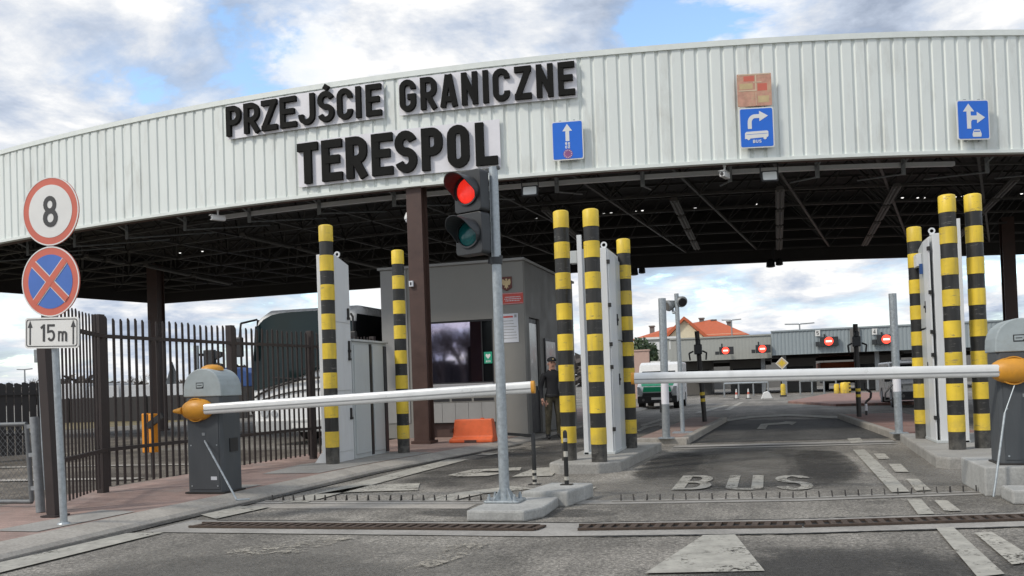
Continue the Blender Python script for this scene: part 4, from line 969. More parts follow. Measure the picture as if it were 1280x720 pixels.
q = G(1266, 631, 0); mb = MB(); mb.box(0, .9, 0, .42, 0, .13); o = mb.build('concrete_block', 'block', None, .02); o.location = (q.x, q.y, 0); tag(o, 'low concrete slab at right picture edge before the barrier block', 'concrete block')
# ------------------------------------------------------------------ traffic light on its plinth
pl = G(583, 652, 0); pr_ = G(660, 650, 0)
mb = MB(); wq = pr_.x-pl.x
mb.prism([(0, 0), (wq, 0), (wq+.12, .25), (wq+.10, .98), (.02, .95)], (0, 0, 0), X3, Y3, (0, 0, .105)); o = mb.build('concrete_block', 'block', None, .02); o.location = (pl.x, pl.y, 0); tag(o, 'low concrete plinth under the traffic light pole', 'concrete block')
pb = G(631, 627, .105)
r = thing('traffic_light', 'two-lamp traffic light showing red on a galvanised pole', 'traffic light', (pb.x, pb.y, .105))
topz = TP(617, 209, pb.y).z-.105
mb = MB(); mb.tube((0, 0, .02), (0, 0, topz), .052, .045, 20); mb.build('pole', 'galv', r, 0, True)
mb = MB(); mb.prism(rrect(.36, .30, .03), (0, 0, .002), X3, Y3, (0, 0, .022)); bp_ = mb.build('base_plate', 'galv', r, .004)
mb = MB()
for x in (-.13, .13):
    for y in (-.1, .1): mb.tube((x, y, .024), (x, y, .06), .02, n=6); mb.tube((x, y, .06), (x, y, .085), .011, n=8)
for a in range(4): mb.prism([(.045, 0), (.13, 0), (.045, .12)], (0, 0, .024), Vector((math.cos(a*1.5708+.785), math.sin(a*1.5708+.785), 0)), Z3, Vector((-math.sin(a*1.5708+.785), math.cos(a*1.5708+.785), 0))*.008)
mb.build('bolt', 'galv', bp_)
# head, turned to the left-hand lane
hc = TP(596, 268, pb.y-.02); yaw = R(-20)
hz = hc.z-.105; hh = (TP(596, 216, pb.y).z-TP(596, 321, pb.y).z)
u = Vector((math.cos(yaw), math.sin(yaw), 0)); n_ = Vector((math.sin(yaw), -math.cos(yaw), 0)); c = Vector((hc.x-pb.x, -.02, hz))
wd = .33
mb = MB(); 
for k in (0, 1):
    zc_ = hz-hh/2+hh*(.25+.5*k)
    mb.prism(rrect(wd, hh/2-.008, .035), Vector((c.x, c.y, zc_)), u, Z3, n_*.14)
hd_ = mb.build('signal_head', 'signal', r, .008)
for k, m_, nm in ((1, 'tl_red', 'red_lens'), (0, 'tl_green', 'green_lens')):
    zc_ = hz-hh/2+hh*(.25+.5*k); o0 = Vector((c.x, c.y, zc_))+n_*.141
    mb = MB(); mb.ellipsoid((0, 0, 0), (.125, .035, .125), 24, 10); mb.v = [tuple(o0+u*v[0]+n_*v[1]+Z3*v[2]) for v in mb.v]; ob = mb.build(nm, m_, r, 0, True)
    mb = MB(); mb.ring(o0-n_*.002, u, Z3, .126, .142, n_*.02, 28); mb.build('lens_rim', 'signal', ob)
    mb = MB(); n = 22                                   # visor: open half tube, slanting forward
    for i in range(n):
        a0, a1 = R(-32+244*i/n), R(-32+244*(i+1)/n)
        def P(a, rr, f): return o0+u*(rr*math.cos(a))+Z3*(rr*math.sin(a))+n_*f
        f0, f1 = .08+.17*max(0, math.sin(a0))**.5 if math.sin(a0) > 0 else .08*(1+math.sin(a0)), .08+.17*max(0, math.sin(a1))**.5 if math.sin(a1) > 0 else .08*(1+math.sin(a1))
        mb.add([P(a0, .142, 0), P(a1, .142, 0), P(a1, .142, f1), P(a0, .142, f0), P(a0, .148, 0), P(a1, .148, 0), P(a1, .148, f1), P(a0, .148, f0)], [(0, 1, 2, 3), (7, 6, 5, 4), (3, 2, 6, 7)])
    mb.build('visor', 'signal', r)
mb = MB(); mb.beam((c.x+.1, .02, hz+hh/2+.01), (.06, 0, hz+hh/2+.03), .04, .03); mb.beam((c.x+.1, .03, hz-hh/2-.03), (.05, 0, hz-hh/2-.05), .05, .09); mb.tube((0, 0, hz-hh/2-.09), (0, 0, hz-hh/2-.02), .058, n=16); mb.build('bracket', 'signal', r)
# low block with two short posts
q0, q1 = G(652, 634, 0), G(706, 637, 0)
hq = .16; mb = MB(); mb.prism([(0, 0), (q1.x-q0.x, 0), (q1.x-q0.x+.12, .75), (.12, .8)], (0, 0, 0), X3, Y3, (0, 0, hq)); o = mb.build('concrete_block', 'block', None, .02); o.location = (q0.x, q0.y, 0); tag(o, 'low concrete block with two short posts behind the traffic light', 'concrete block')
for (x, y, yt, lean, lab) in ((668.5, 606, 541, -.02, 'short dark post left on the concrete block, with a thin rail'), (708.5, 606, 538, -.03, 'short post with peeling white bands, right on the concrete block')):
    p = G(x, y, hq); r = thing('short_post', lab, 'post', p); hh_ = TP(x, yt, p.y).z-hq
    zs = [0, .03, .06, .10, .13, .16] if lean == -.02 else [0, .05, .09, .30, .36, .46, .5]
    prf = [(.024, z) for z in zs]+[(.024, hh_-.02), (.015, hh_), (.001, hh_+.004)]
    msx = [1 if k % 2 == (0 if lean == -.02 else 1) and k < len(zs)-1 else 0 for k in range(len(prf)-1)]
    mb = MB(); mb.lathe(prf, n=12, ms=msx); mb.build('post', ['black', 'paint_post'], r, 0, True) if 'paint_post' in M else mb.build('post', ['black', 'board'], r, 0, True)
    mb = MB(); mb.prism(rrect(.13, .10, .01), (0, 0, .001), X3, Y3, (0, 0, .008)); mb.build('base_plate', 'dullmetal', r)
    if lean == -.02:
        e = TP(622, 542, p.y)-p; mb = MB(); mb.beam((0, 0, hh_-.03), (e.x, .05, e.z), .025, .03); mb.build('rail', 'black', r)
# spike strips and drain grates
def spikes(label, pts, n0):
    r = thing('spike_strip', label, 'spike strip', (pts[0][0], pts[0][1], .01)); o = Vector((pts[0][0], pts[0][1], 0))
    P = [Vector((*p, 0))-o for p in pts]; mb = MB()
    for a, b in zip(P, P[1:]): mb.beam(a+Vector((0, .0, .004)), b+Vector((0, 0, .004)), .045, .008)
    mb.build('base_bar', 'concrete_dirty', r)
    tot = sum((b-a).length for a, b in zip(P, P[1:])); d = .09
    first = None
    while d < tot:
        acc = 0
        for a, b in zip(P, P[1:]):
            l = (b-a).length
            if d <= acc+l: q = a.lerp(b, (d-acc)/l); break
            acc += l
        if first is None:
            mb = MB(); mb.prism([(-.018, 0), (.018, 0), (.005, .062), (-.005, .062)], (0, 0, 0), Y3, Z3, (.011, 0, 0)); first = mb.build('spike', 'dullmetal', r); s_ = first
        else: s_ = first.copy(); COL.objects.link(s_)
        s_.location = q+Vector((0, 0, .007)); s_.rotation_euler = (random.uniform(-.12, .12), random.uniform(-.15, .15), random.uniform(-.2, .2)); d += .132
spikes('rusty spike strip across the left lane', [(-5.62, 8.97), (-2.95, 9.02)], 0)
spikes('rusty spike strip across the bus lane', [(-1.6, 9.03), (.26, 9.3), (2.0, 9.82)], 0)
def grate(label, a, b, w=.24):
    a = Vector((*a, 0)); b = Vector((*b, 0)); d = b-a; l = d.length; r = thing('drain_grate', label, 'drain grate', (a.x, a.y, .012), math.atan2(d.y, d.x))
    mb = MB(); mb.box(0, l, -w/2, -w/2+.025, 0, .018); mb.box(0, l, w/2-.025, w/2, 0, .018); mb.build('frame', 'rust', r)
    mb = MB(); x = .02
    while x < l-.03: mb.prism([(x, -w/2+.026), (x+.05, -w/2+.026), (x+.09, w/2-.026), (x+.04, w/2-.026)], (0, 0, 0), X3, Y3, (0, 0, .016)); x += .10
    mb.build('bars', 'rust', r)
    mb = MB(); mb.quad([(0, -w/2+.01, -.001), (l, -w/2+.01, -.001), (l, w/2-.01, -.001), (0, w/2-.01, -.001)]); mb.build('dark_slot', 'rubber', r)
grate('long rusty drain grate before the left lane', (-5.3, 7.24), (-1.95, 7.32))
grate('rusty drain grate in the middle of the bus lane', (-1.6, 7.36), (.2, 7.64)); grate('rusty drain grate near the right barrier', (.21, 7.645), (2.0, 8.12)); grate('rusty drain grate at the right picture edge', (2.01, 8.125), (4.5, 8.93))
# ------------------------------------------------------------------ sign post on the left pavement
pb = G(80, 655, .1); r = thing('sign_post', 'speed limit and no-stopping signs on a grey pole by the fence', 'sign post', pb)
tq = TP(59, 228, pb.y)-pb; ax = tq.normalized()
mb = MB(); mb.tube((0, 0, 0), tq, .032, n=16); mb.build('pole', 'galv', r, 0, True)
mb = MB(); mb.lathe([(.06, 0), (.05, .015), (.034, .02)], n=16); mb.build('base_collar', 'galv', r)
SX = X3; SZ = (ax-Vector((0, ax.y, 0))).normalized(); SX = Vector((SZ.z, 0, -SZ.x))
def signpos(px, py): return TP(px, py, pb.y-.06)-pb
c = signpos(63, 264); rad = (TP(63, 221, pb.y-.06)-TP(63, 307, pb.y-.06)).length/2
def discsign(c, rad, nm, lab, inner):
    mb = MB(); mb.disc(c+Vector((0, .012, 0)), SX, SZ, rad, (0, -.012, 0), 48); ds = mb.build(nm, 'red_ring', r, 0); plab(ds, lab)
    mb = MB(); mb.ring(c+Vector((0, -.0005, 0)), SX, SZ, rad*.965, rad, (0, -.002, 0), 48); mb.build('rim', 'sign_white', ds)
    mb = MB(); mb.disc(c+Vector((0, -.0005, 0)), SX, SZ, rad*.77, (0, -.002, 0), 48); mb.build('sign_face', inner, ds)
    mb = MB(); mb.box(-.05, .05, .0, .03, c.z-.06, c.z-.02); mb.box(-.05, .05, .0, .03, c.z+.06, c.z+.1)
    mb.v = [(x+c.x, y+.015, z) for x, y, z in mb.v]; mb.build('clamp', 'galv_dull', ds)
    return ds
ds = discsign(c, rad, 'speed_limit_disc', 'round white speed limit sign with a red ring reading 8', 'sign_white')
mb = MB(); letter(mb, '8', .165, .285, .042, c+Vector((0, -.003, 0))-SX*.0825-SZ*.1425, SX, SZ, NY, .003); mb.build('numeral', 'sign_black', ds)
c = signpos(63, 352); rad2 = (TP(63, 308, pb.y-.06)-TP(63, 396, pb.y-.06)).length/2
ds = discsign(c, rad2, 'no_stopping_disc', 'round blue no-stopping sign with a red cross and ring', 'blue_disc')
mb = MB()
for s_ in (1, -1):
    d = (SX+SZ*s_).normalized(); e = (SZ-SX*s_).normalized(); k = rad2*.775
    mb.prism([(-k, -.038), (k, -.038), (k, .038), (-k, .038)], c+Vector((0, -.003-.001*s_, 0)), d, e, (0, -.002, 0), 1); mb.prism([(-k, -.030), (k, -.030), (k, .030), (-k, .030)], c+Vector((0, -.0072-.0007*s_, 0)), d, e, (0, -.0015, 0), 0)
mb.build('cross', ['red_ring', 'sign_white'], ds)
c = signpos(64.5, 416); w = (TP(98, 416, pb.y-.06)-TP(31, 416, pb.y-.06)).length; h = (TP(64, 397, pb.y-.06)-TP(64, 435.5, pb.y-.06)).length
tilt = R(2); PX = Vector((math.cos(tilt), 0, -math.sin(tilt))); PZ = Vector((math.sin(tilt), 0, math.cos(tilt)))
mb = MB(); mb.prism(rrect(w, h, .03), c+Vector((0, .012, 0)), PX, PZ, (0, -.012, 0)); pt = mb.build('distance_plate', 'sign_white', r); plab(pt, 'white plate reading 15 m between two arrows')
mb = MB(); 
ro, ri = rrect(w-.03, h-.03, .025), rrect(w-.045, h-.045, .022)
for i in range(len(ro)):
    j = (i+1) % len(ro); mb.prism([ro[i], ri[i], ri[j], ro[j]], c+Vector((0, -.0005, 0)), PX, PZ, (0, -.002, 0))
mb.build('border_line', 'sign_black', pt)
mb = MB(); o = c+Vector((0, -.0005, 0))
letter(mb, '1', .08, .16, .022, o-PX*.135-PZ*.08, PX, PZ, NY, .002); letter(mb, '5', .09, .16, .022, o-PX*.05-PZ*.08, PX, PZ, NY, .002); letter(mb, 'm', .10, .14, .017, o+PX*.075-PZ*.08, PX, PZ, NY, .002)
for sx in (-1, 1): mb.prism([(-.008, -.11), (.008, -.11), (.008, .05), (.028, .05), (0, .115), (-.028, .05), (-.008, .05)], o+PX*sx*(w/2-.06), PX, PZ, (0, -.002, 0))
mb.build('lettering', 'sign_black', pt)
# ------------------------------------------------------------------ fences on the left
def palisade(label, pts, z0, z1, rails, sp=.128, pw=.040, m='fence', posts=True, name='palisade_fence', grp=None):
    o = Vector((pts[0][0], pts[0][1], 0)); r = thing(name, label, 'fence', o, 0, grp)
    P = [Vector((*p, 0))-o for p in pts]
    for i, (a, b) in enumerate(zip(P, P[1:])):
        d = (b-a); l = d.length; d.normalize(); n = Vector((-d.y, d.x, 0)); mb = MB(); x = .09
        while x < l-.05:
            q = a+d*x; h = z1+random.uniform(-.012, .012); k = pw/2
            mb.prism([(-k, z0), (k, z0), (k, h-.035), (-k*.2, h), (-k, h-.01)], q, d, Z3, n*.012); x += sp
        for z in rails: mb.beam(a+Z3*z-n*.03, b+Z3*z-n*.03, .04, .045)
        mb.build('pale_panel', m, r)
    if posts:
        for i, a in enumerate(P):
            mb = MB(); h = z1+.02; k = .05
            mb.box(a.x-k, a.x+k, a.y-k-.03, a.y+k-.03, z0-.15, h); mb.build('post', m, r, .004)
    return r
palisade('tall dark brown palisade fence along the left pavement', [(-7.12, 7.43), (-7.93, 9.06), (-7.80, 11.64), (-7.57, 13.64), (-7.5, 16.0)], .16, 2.28, (.62, 2.03))
q = G(69, 645, .1); t_ = TP(54, 400, q.y); r = thing('fence_post', 'thick brown steel post just behind the sign pole', 'post', q); mb = MB(); mb.beam((0, 0, 0), (t_.x-q.x, 0, t_.z-q.z), .105, .11); mb.build('post', 'fence', r, .004)
mb = MB(); mb.prism(rrect(.2, .2, .02), (0, 0, .001), X3, Y3, (0, 0, .012)); mb.build('base_plate', 'fence', r)
a, b = G(-110, 585), G(60, 572); zt = TP(25, 478, G(25, 575).y).z
palisade('low dark palisade fence beyond the chain-link gate', [(a.x, a.y), ((a.x+b.x)/2, (a.y+b.y)/2), (b.x, b.y)], .1, zt, (.55, zt-.25), .15, .132, 'fence_far')
# chain-link gate
q = G(51, 640, .1); r = thing('gate_post', 'round grey gate post holding the chain-link gate', 'post', q); hh_ = TP(43, 521, q.y)-q
mb = MB(); mb.tube((0, 0, 0), (hh_.x, 0, hh_.z), .045, n=16); mb.build('post', 'galv_dull', r, 0, True)
for k in (.25, .6, .9):
    mb = MB(); mb.box(hh_.x*k-.09, hh_.x*k+.02, -.02, .02, hh_.z*k-.02, hh_.z*k+.02); mb.build('hinge', 'galv_dull', r)
g1 = G(40, 634, .1); x0, x1 = -1.9, 0.0; zt_ = TP(36, 530, g1.y).z-.1; r = thing('chain_link_gate', 'grey chain-link gate at the left picture edge', 'gate', g1)
mb = MB(); mb.path([(x0, 0, .06), (x1, 0, .06), (x1+hh_.x*.9, 0, zt_), (x0, 0, zt_), (x0, 0, .06)], .024, 10); mb.tube((-.95, 0, .06), (-.95, 0, zt_), .02); mb.build('frame', 'gate_steel', r, 0, True)
mb = MB(); k = 0; st = .07
n = int(1.85/st)
for i in range(-int(zt_/st), n+1):
    for s_ in (1, -1):
        xa = x0+i*st; xb = xa+(zt_-.1); za, zb_ = .08, zt_-.02
        if s_ < 0: za, zb_ = zb_, za
        lo_, hi_ = max(xa, x0+.02), min(xb, x1-.02)
        if hi_ > lo_:
            f = lambda x: za+(zb_-za)*(x-xa)/(xb-xa)
            mb.beam((lo_, .002*s_, f(lo_)), (hi_, .002*s_, f(hi_)), .0025, .0025)
mb.build('wire_mesh', 'gate_steel', r)
q = G(56, 612, .1); r = thing('thin_pole', 'thin pale pole with a small green box beside brown post', 'pole', q); t_ = TP(48, 432, q.y)-q
mb = MB(); mb.tube((0, 0, 0), t_, .018, n=10); mb.build('pole', 'galv', r, 0, True); mb = MB(); mb.box(t_.x-.05, t_.x+.02, -.03, .03, t_.z-.22, t_.z-.05); mb.build('terminal_box', 'galv_dull', r, .005)
# things beyond the fence
q = TP(189, 541, 11.6); hb = TP(189, 517, 11.6).z-TP(189, 566, 11.6).z; r = thing('letter_box', 'orange box with dark split on a thin post behind fence', 'box', (q.x, 11.6, 0)); z0 = q.z-hb/2
mb = MB(); mb.box(-.11, -.012, -.08, .08, z0, z0+hb); mb.box(.012, .11, -.08, .08, z0, z0+hb-.01); mb.build('box_body', 'orange_box', r, .012)
mb = MB(); mb.box(-.012, .012, -.07, .07, z0+.01, z0+hb-.02); mb.tube((0, .02, 0), (0, .02, z0+.05), .03); mb.build('post', 'dullmetal', r)
mb = MB(); mb.beam((.02, -.1, z0+hb-.2), (.30, -.1, z0+hb-.03), .05, .09); mb.build('handle', 'plastic', r)
q = TP(246, 470, 16.5); r = thing('rear_signal', 'black traffic signal seen from behind above the left barrier', 'traffic light', (q.x, 16.5, 0)); zt_ = TP(246, 432, 16.5).z
mb = MB(); mb.tube((0, 0, 0), (0, 0, zt_), .06, n=14); mb.build('pole', 'galv', r, 0, True)
mb = MB(); z1_ = TP(262, 437, 16.5).z; z0_ = TP(262, 464, 16.5).z; xo = TP(258, 450, 16.5).x-q.x
mb.box(xo-.12, xo+.12, .05, .2, z0_-.2, z1_); mb.beam((0, .1, z1_-.1), (xo, .1, z1_-.1), .06, .06); mb.build('signal_head', 'signal', r, .02)
for k in (.12, .38):
    mb = MB(); mb.prism([(0, .1), (.2, .06), (.2, -.02), (0, -.1)], (xo+.1, .1, z1_-k), X3, Z3, (0, .12, 0)); mb.build('visor', 'signal', r)
q = TP(216, 490, 24); r = thing('triangular_sign', 'grey back of a triangular sign beyond the palisade fence', 'road sign', (q.x, 24, 0)); a, b = TP(216, 452, 24).z, TP(216, 480, 24).z; w = (TP(225, 480, 24)-TP(207, 480, 24)).length/2
mb = MB(); mb.prism([(-w, b), (w, b), (0, a)], (0, 0, 0), X3, Z3, (0, .02, 0)); mb.build('sign_plate', 'galv_dull', r); mb = MB(); mb.tube((0, -.03, 0), (0, -.03, a-.1), .03); mb.build('pole', 'galv_dull', r)
a, b = TP(66, 530, 40), TP(275, 530, 40)
mb = MB(); mb.box(0, b.x-a.x+1.5, 0, .3, 0, TP(130, 497, 40).z); 
for i in range(16): mb.box(i*1.02, i*1.02+.14, -.05, -.003, 0, TP(130, 497, 40).z+.05)
o = mb.build('boundary_wall', 'fence_far'); o.location = (a.x, 40, 0); tag(o, 'dark panelled boundary wall beyond the palisade fence', 'wall')
for i, (xa, xb, lab) in enumerate(((66, 106, 'leftmost white lorry trailer above the dark boundary wall'), (110, 150, 'second white lorry trailer from the left above the dark wall'), (154, 196, 'third white lorry trailer from the left above the dark wall'), (201, 250, 'white lorry trailer right of the rear canopy column'))):
    T_ = 80; a, b = TP(xa, 490, T_), TP(xb, 490, T_); r = thing('lorry_trailer', lab, 'trailer', ((a.x+b.x)/2, T_, 0), 0, 'white lorry trailers beyond the wall'); w = (b.x-a.x)/2
    z1_ = TP((xa+xb)/2, 482, T_).z+.2; mb = MB(); mb.box(-w+.15, w-.15, 0, 8, .9, z1_-(xa % 3)*.12); mb.build('box_body', 'trailer', r, .04); mb = MB(); mb.box(-w+.1, w-.1, .1, 7.8, .55, .9); mb.build('chassis', 'dullmetal', r)
    for x in (-w+.3, w-.3):
        for y in (5.2, 6.4): mb = MB(); mb.tube((x-.15, y, .5), (x+.15, y, .5), .5, n=20); mb.build('wheel', 'rubber', r)
a, b = TP(258, 480, 42), TP(312, 480, 42); r = thing('covered_lorry', 'lorry with a rounded blue tarpaulin beside the coach', 'lorry', ((a.x+b.x)/2, 42, 0)); w = (b.x-a.x)/2; z1_ = TP(285, 459, 42).z; zl = TP(285, 484, 42).z
mb = MB(); mb.prism([(-w, zl), (w, zl), (w, z1_-.35), (w*.6, z1_-.05), (0, z1_), (-w*.6, z1_-.05), (-w, z1_-.35)], (0, 0, 0), X3, Z3, (0, 6, 0)); mb.build('tarpaulin', 'blue_tarp', r, .05)
mb = MB(); mb.box(-w+.05, w-.05, .02, 6, .6, zl); mb.build('side_boards', 'dullmetal', r)
for x in (-w+.3, w-.3):
    for y in (1.2, 4.6): mb = MB(); mb.tube((x-.15, y, .5), (x+.15, y, .5), .5, n=20); mb.build('wheel', 'rubber', r)
# bare trees ------------------------------------------------------
def branches(seed, h, depth=6, spread=.6, tw=.012):
    rnd = random.Random(seed); T = MB(); C = MB()
    def grow(p, d, l, rad, k):
        q = p+d*l; (T if k < 3 else C).tube(p, q, rad, rad*.68, 6 if k < 3 else 3, caps=False)
        if k >= depth: return
        n = 3 if k < 5 else 2
        for i in range(n):
            a = rnd.uniform(0, 6.28); e = d.orthogonal(); e.rotate(Matrix.Rotation(a, 3, d))
            nd = (d+e*rnd.uniform(.3, 1.0)*spread+Z3*.12).normalized(); grow(p+d*l*rnd.uniform(.7, 1), nd, l*rnd.uniform(.62, .86), max(rad*.6, tw), k+1)
    grow(Vector((0, 0, 0)), Z3, h*.27, h*.022, 0); return T, C
def bare_tree(label, loc, h, seed, grp=None, depth=6, spread=.75):
    r = thing('bare_tree', label, 'tree', loc, 0, grp); T, C = branches(seed, h, depth, spread, h*(.0016 if depth < 7 else .0009)); T.build('trunk', 'bark', r); C.build('crown', 'bark', r); return r
GT = 'bare trees on the left horizon'
t1 = bare_tree('small bare tree at the left edge beyond the low dark fence', (*TP(12, 480, 95).xy, 0), 5.2, 3, GT)
t2 = bare_tree('bare tree between two thin lamp posts left of the sign pole', (*TP(36, 480, 90).xy, 0), 5.6, 4, GT)
for (px, t, sc, lab, src) in ((140, 100, .95, 'bare tree above the white trailers, first right of the sign pole', t1), (172, 92, 1.0, 'bare tree just left of the rear canopy column', t2), (232, 98, .9, 'bare tree behind the left barrier hood', t1), (104, 110, .95, 'bare tree rising over the leftmost white trailer', t2)):
    o = dup(src, (*TP(px, 480, t).xy, 0), px*.3, lab); o.scale = (sc, sc, sc)
GR = 'bare trees behind the viewer'
t3 = bare_tree('tall bare tree mirrored in the booth window', (-39.5, -75, 0), 12.5, 11, GR, 7, .6)
for x, y, k in ((-43, -76, 1.0), (-37, -77, .92), (-46.5, -74, .95), (-34, -75, 1.0), (-41.3, -79, .9), (-38, -80, 1.0), (-45, -80, .9), (-35.4, -80, .95)): o = dup(t3, (x, y, 0), x); o.scale = (k, k, k)
mb = MB(); random.seed(5); x = -75
while x < -12: 
    w = random.uniform(2, 5); mb.box(x, x+w-.1, -84, -82, 0, random.uniform(4.2, 5.8)); x += w
o = mb.build('dark_shed_row', 'fence_far'); tag(o, 'row of dark sheds mirrored in the booth window', 'sheds')
def far_lamp(px, ytop, t, label, arm=.9, ybase=None):
    p = TP(px, 470, t); zt_ = TP(px, ytop, t).z; r = thing('street_lamp', label, 'street lamp', (p.x, t, 0)); mb = MB(); mb.tube((0, 0, 0), (0, 0, zt_), .1, .06, 8); mb.build('pole', 'galv_dull', r)
    for s_ in (-1, 1): mb = MB(); mb.beam((s_*.05, 0, zt_), (s_*arm, 0, zt_+.05), .16, .1); mb.build('lamp_head', 'galv_dull', r)
far_lamp(31, 462, 70, 'double street lamp, the left one over the low dark fence', .9); far_lamp(59, 468, 78, 'double street lamp close to brown post on the left horizon', .9)
far_lamp(917, 400, 95, 'double street lamp right of the red roof', 1.0); far_lamp(1002, 405, 85, 'double street lamp over the blue-grey far canopy', 1.3)
# ------------------------------------------------------------------ coach
cx0, cx1, ct = TP(314, 500, 18.4).x, TP(442, 500, 18.4).x, 18.4
W_ = cx1-cx0; r = thing('coach', 'white coach with a big dark windscreen behind the palisade fence', 'coach', ((cx0+cx1)/2, ct, 0)); h = W_/2; HT = 3.28
mb = MB(); mb.prism([(0, .32), (12, .32), (12, HT), (.75, HT), (.25, HT-.22), (.12, 2.2), (0, 1.3)], (-h, 0, 0), Y3, Z3, (W_, 0, 0)); body = mb.build('body', 'bus_white', r, .20, False, 5)
def fr(z): return (.25-.0-(2.2-HT+.22)*0) if False else (0+.12*(z-1.3)/.9 if z <= 2.2 else .12+.13*(z-2.2)/(HT-.22-2.2)) if z > 1.3 else 0
mb = MB(); zs = [1.32, 1.55, 1.8, 2.2, 2.6, HT-.2]
lowL, lowR = 1.32, 2.05; n = 12; rows = []
for i in range(n+1):
    x = -h+.05+(W_-.10)*i/n; lo_ = lowL+(lowR-lowL)*(i/n)**1.3; hi_ = HT-.12-.34*abs(2*i/n-1)**5
    rows.append([(x, fr(lo_+(hi_-lo_)*j/8)-.012-.05*(1-abs(2*i/n-1)**3), lo_+(hi_-lo_)*j/8) for j in range(9)])
for a, b in zip(rows, rows[1:]):
    for j in range(8): mb.quad([a[j], b[j], b[j+1], a[j+1]])
mb.build('windscreen', 'screen_glass', r, 0, True)
mb = MB(); mb.prism([(.14, 1.75), (11.7, 1.75), (11.7, HT-.24), (.30, HT-.24)], (h+.002, 0, 0), Y3, Z3, (.012, 0, 0)); mb.build('side_windows', 'glassdark', r)
mb = MB(); mb.prism([(.22, 1.75), (11.7, 1.75), (11.7, HT-.24), (.36, HT-.24)], (-h-.014, 0, 0), Y3, Z3, (.012, 0, 0)); mb.build('side_windows', 'glassdark', r)
mb = MB(); mb.box(-h+.1, h-.1, -.02, .1, .32, .62); mb.build('bumper', 'bus_grey', r, .03)
for s_ in (-1, 1):
    mb = MB(); mb.disc((s_*(h-.36), -.004, .78), X3, Z3, .1, (0, -.02, 0), 18); mb.disc((s_*(h-.62), -.004, .76), X3, Z3, .08, (0, -.02, 0), 18); mb.build('headlight', 'lamp_glass', r)
    mb = MB(); mb.path([(s_*(h-.1), .2, HT-.25), (s_*(h+.12), -.15, HT-.35), (s_*(h+.14), -.2, HT-.7)], .025, 8); ar = mb.build('mirror_arm', 'plastic', r); mb = MB(); mb.box(s_*(h+.14)-.09, s_*(h+.14)+.09, -.26, -.15, HT-1.15, HT-.68); mb.build('mirror', 'plastic', ar, .03)
    for y in (2.6, 8.8): mb = MB(); mb.tube((s_*(h-.28), y, .5), (s_*(h+.01), y, .5), .5, n=28); mb.build('wheel', 'rubber', r); 
mb = MB(); mb.box(-.26, .26, -.035, -.021, .42, .53); mb.build('number_plate', 'sign_white', r)
mb = MB(); mb.beam((-.7, -.09, 1.62), (.15, -.09, 1.55), .03, .03); mb.beam((.1, -.10, 1.78), (.85, -.09, 1.9), .03, .03); mb.build('wiper', 'plastic', r)
for s_ in (-1, 1):
    mb = MB(); pts_ = [(s_*(h-.075), fr(z)+.07, z) for z in (2.0 if s_ > 0 else 1.35, 2.2, 2.6, HT-.42)]
    for a, b in zip(pts_, pts_[1:]): mb.tube(a, b, .085, n=14)
    mb.build('corner_pillar', 'glassdark', r, 0, True)
mb = MB(); mb.path([(-h+.12+(W_-.24)*i/12, -.03-.02*math.sin(math.pi*i/12), 1.16+.42*math.sin(math.pi*(i/12)**.8*.62)) for i in range(13)], .025, 8); mb.path([(-h+.12+(W_-.24)*i/12, -.025, 1.02+.30*math.sin(math.pi*(i/12)**.8*.62)) for i in range(13)], .014, 6); mb.build('front_stripe', 'plastic', r)
# ------------------------------------------------------------------ control booth
T0 = 18.9; XR_ = TP(657, 450, T0).x; XL_ = TP(479, 450, T0).x; ZR = TP(655, 325, T0).z; DP = 5.2; zf = .1
r = thing('control_booth', 'grey control booth with a mirrored window under the canopy', 'booth', (XR_, T0, zf)); wB = XR_-XL_; hB = ZR-zf
def bp(px, py): q = TP(px, py, T0); return (q.x-XR_, q.z-zf)
x535, z404 = bp(533, 403); x618, z478 = bp(618, 478); zsill = bp(575, 487)[1]; zv = bp(575, 503)[1]; zt_ = bp(575, 528)[1]
mb = MB(); th = .16
mb.box(-wB, x535, 0, th, 0, hB); mb.box(x618, 0, 0, th, 0, hB); mb.box(x535, x618, 0, th, z404, hB); mb.box(x535, x618, 0, th, zv, z478); mb.box(x535, x618, .25, .3, 0, zt_); mb.build('front_wall', 'booth', r)
# right side wall with a door opening
ya, yb = SP(663, 450, XR_).y-T0, SP(676, 450, XR_).y-T0
if yb < ya+.9: yb = ya+1.0
zd = SP(664, 397, XR_).z-zf
mb = MB(); mb.box(-th, -.002, th+.002, ya, 0, hB-.001); mb.box(-th, -.002, yb, DP, 0, hB-.001); mb.box(-th, -.002, ya, yb, zd, hB-.001); mb.build('side_wall', 'booth_shaded', r)
mb = MB(); mb.box(-wB, -wB+th, th, DP, 0, hB); mb.box(-wB+th, -th, DP-th, DP, 0, hB); mb.build('rear_wall', 'booth_shaded', r)
mb = MB(); mb.box(-wB-.06, .05, -.06, DP+.06, hB, hB+.06); mb.build('roof', 'booth_pale', r, .006)
mb = MB(); mb.box(-wB, -wB+bp(512, 450)[0]+wB-.02, -.02, -.003, .35, hB-.02); mb.build('pale_panel', 'booth_pale', r)
mb = MB(); mb.box(x535+.03, x618-.28, .045, .05, z478+.03, z404-.04); wn = mb.build('window_pane', 'mirror', r)
mb = MB(); mb.box(x618-.27, x618-.03, .05, .055, z478+.03, z404-.04); mb.build('window_pane', 'glassdark', r)
mb = MB(); mb.box(x535, x618, .02, .08, z404-.04, z404); mb.box(x535, x618, .02, .08, z478, z478+.03); mb.box(x535, x535+.03, .02, .08, z478+.03, z404-.04); mb.box(x618-.03, x618, .02, .08, z478+.03, z404-.04); mb.box(x618-.285, x618-.265, .03, .07, z478+.03, z404-.04); mb.build('window_frame', 'frame_dark', r)
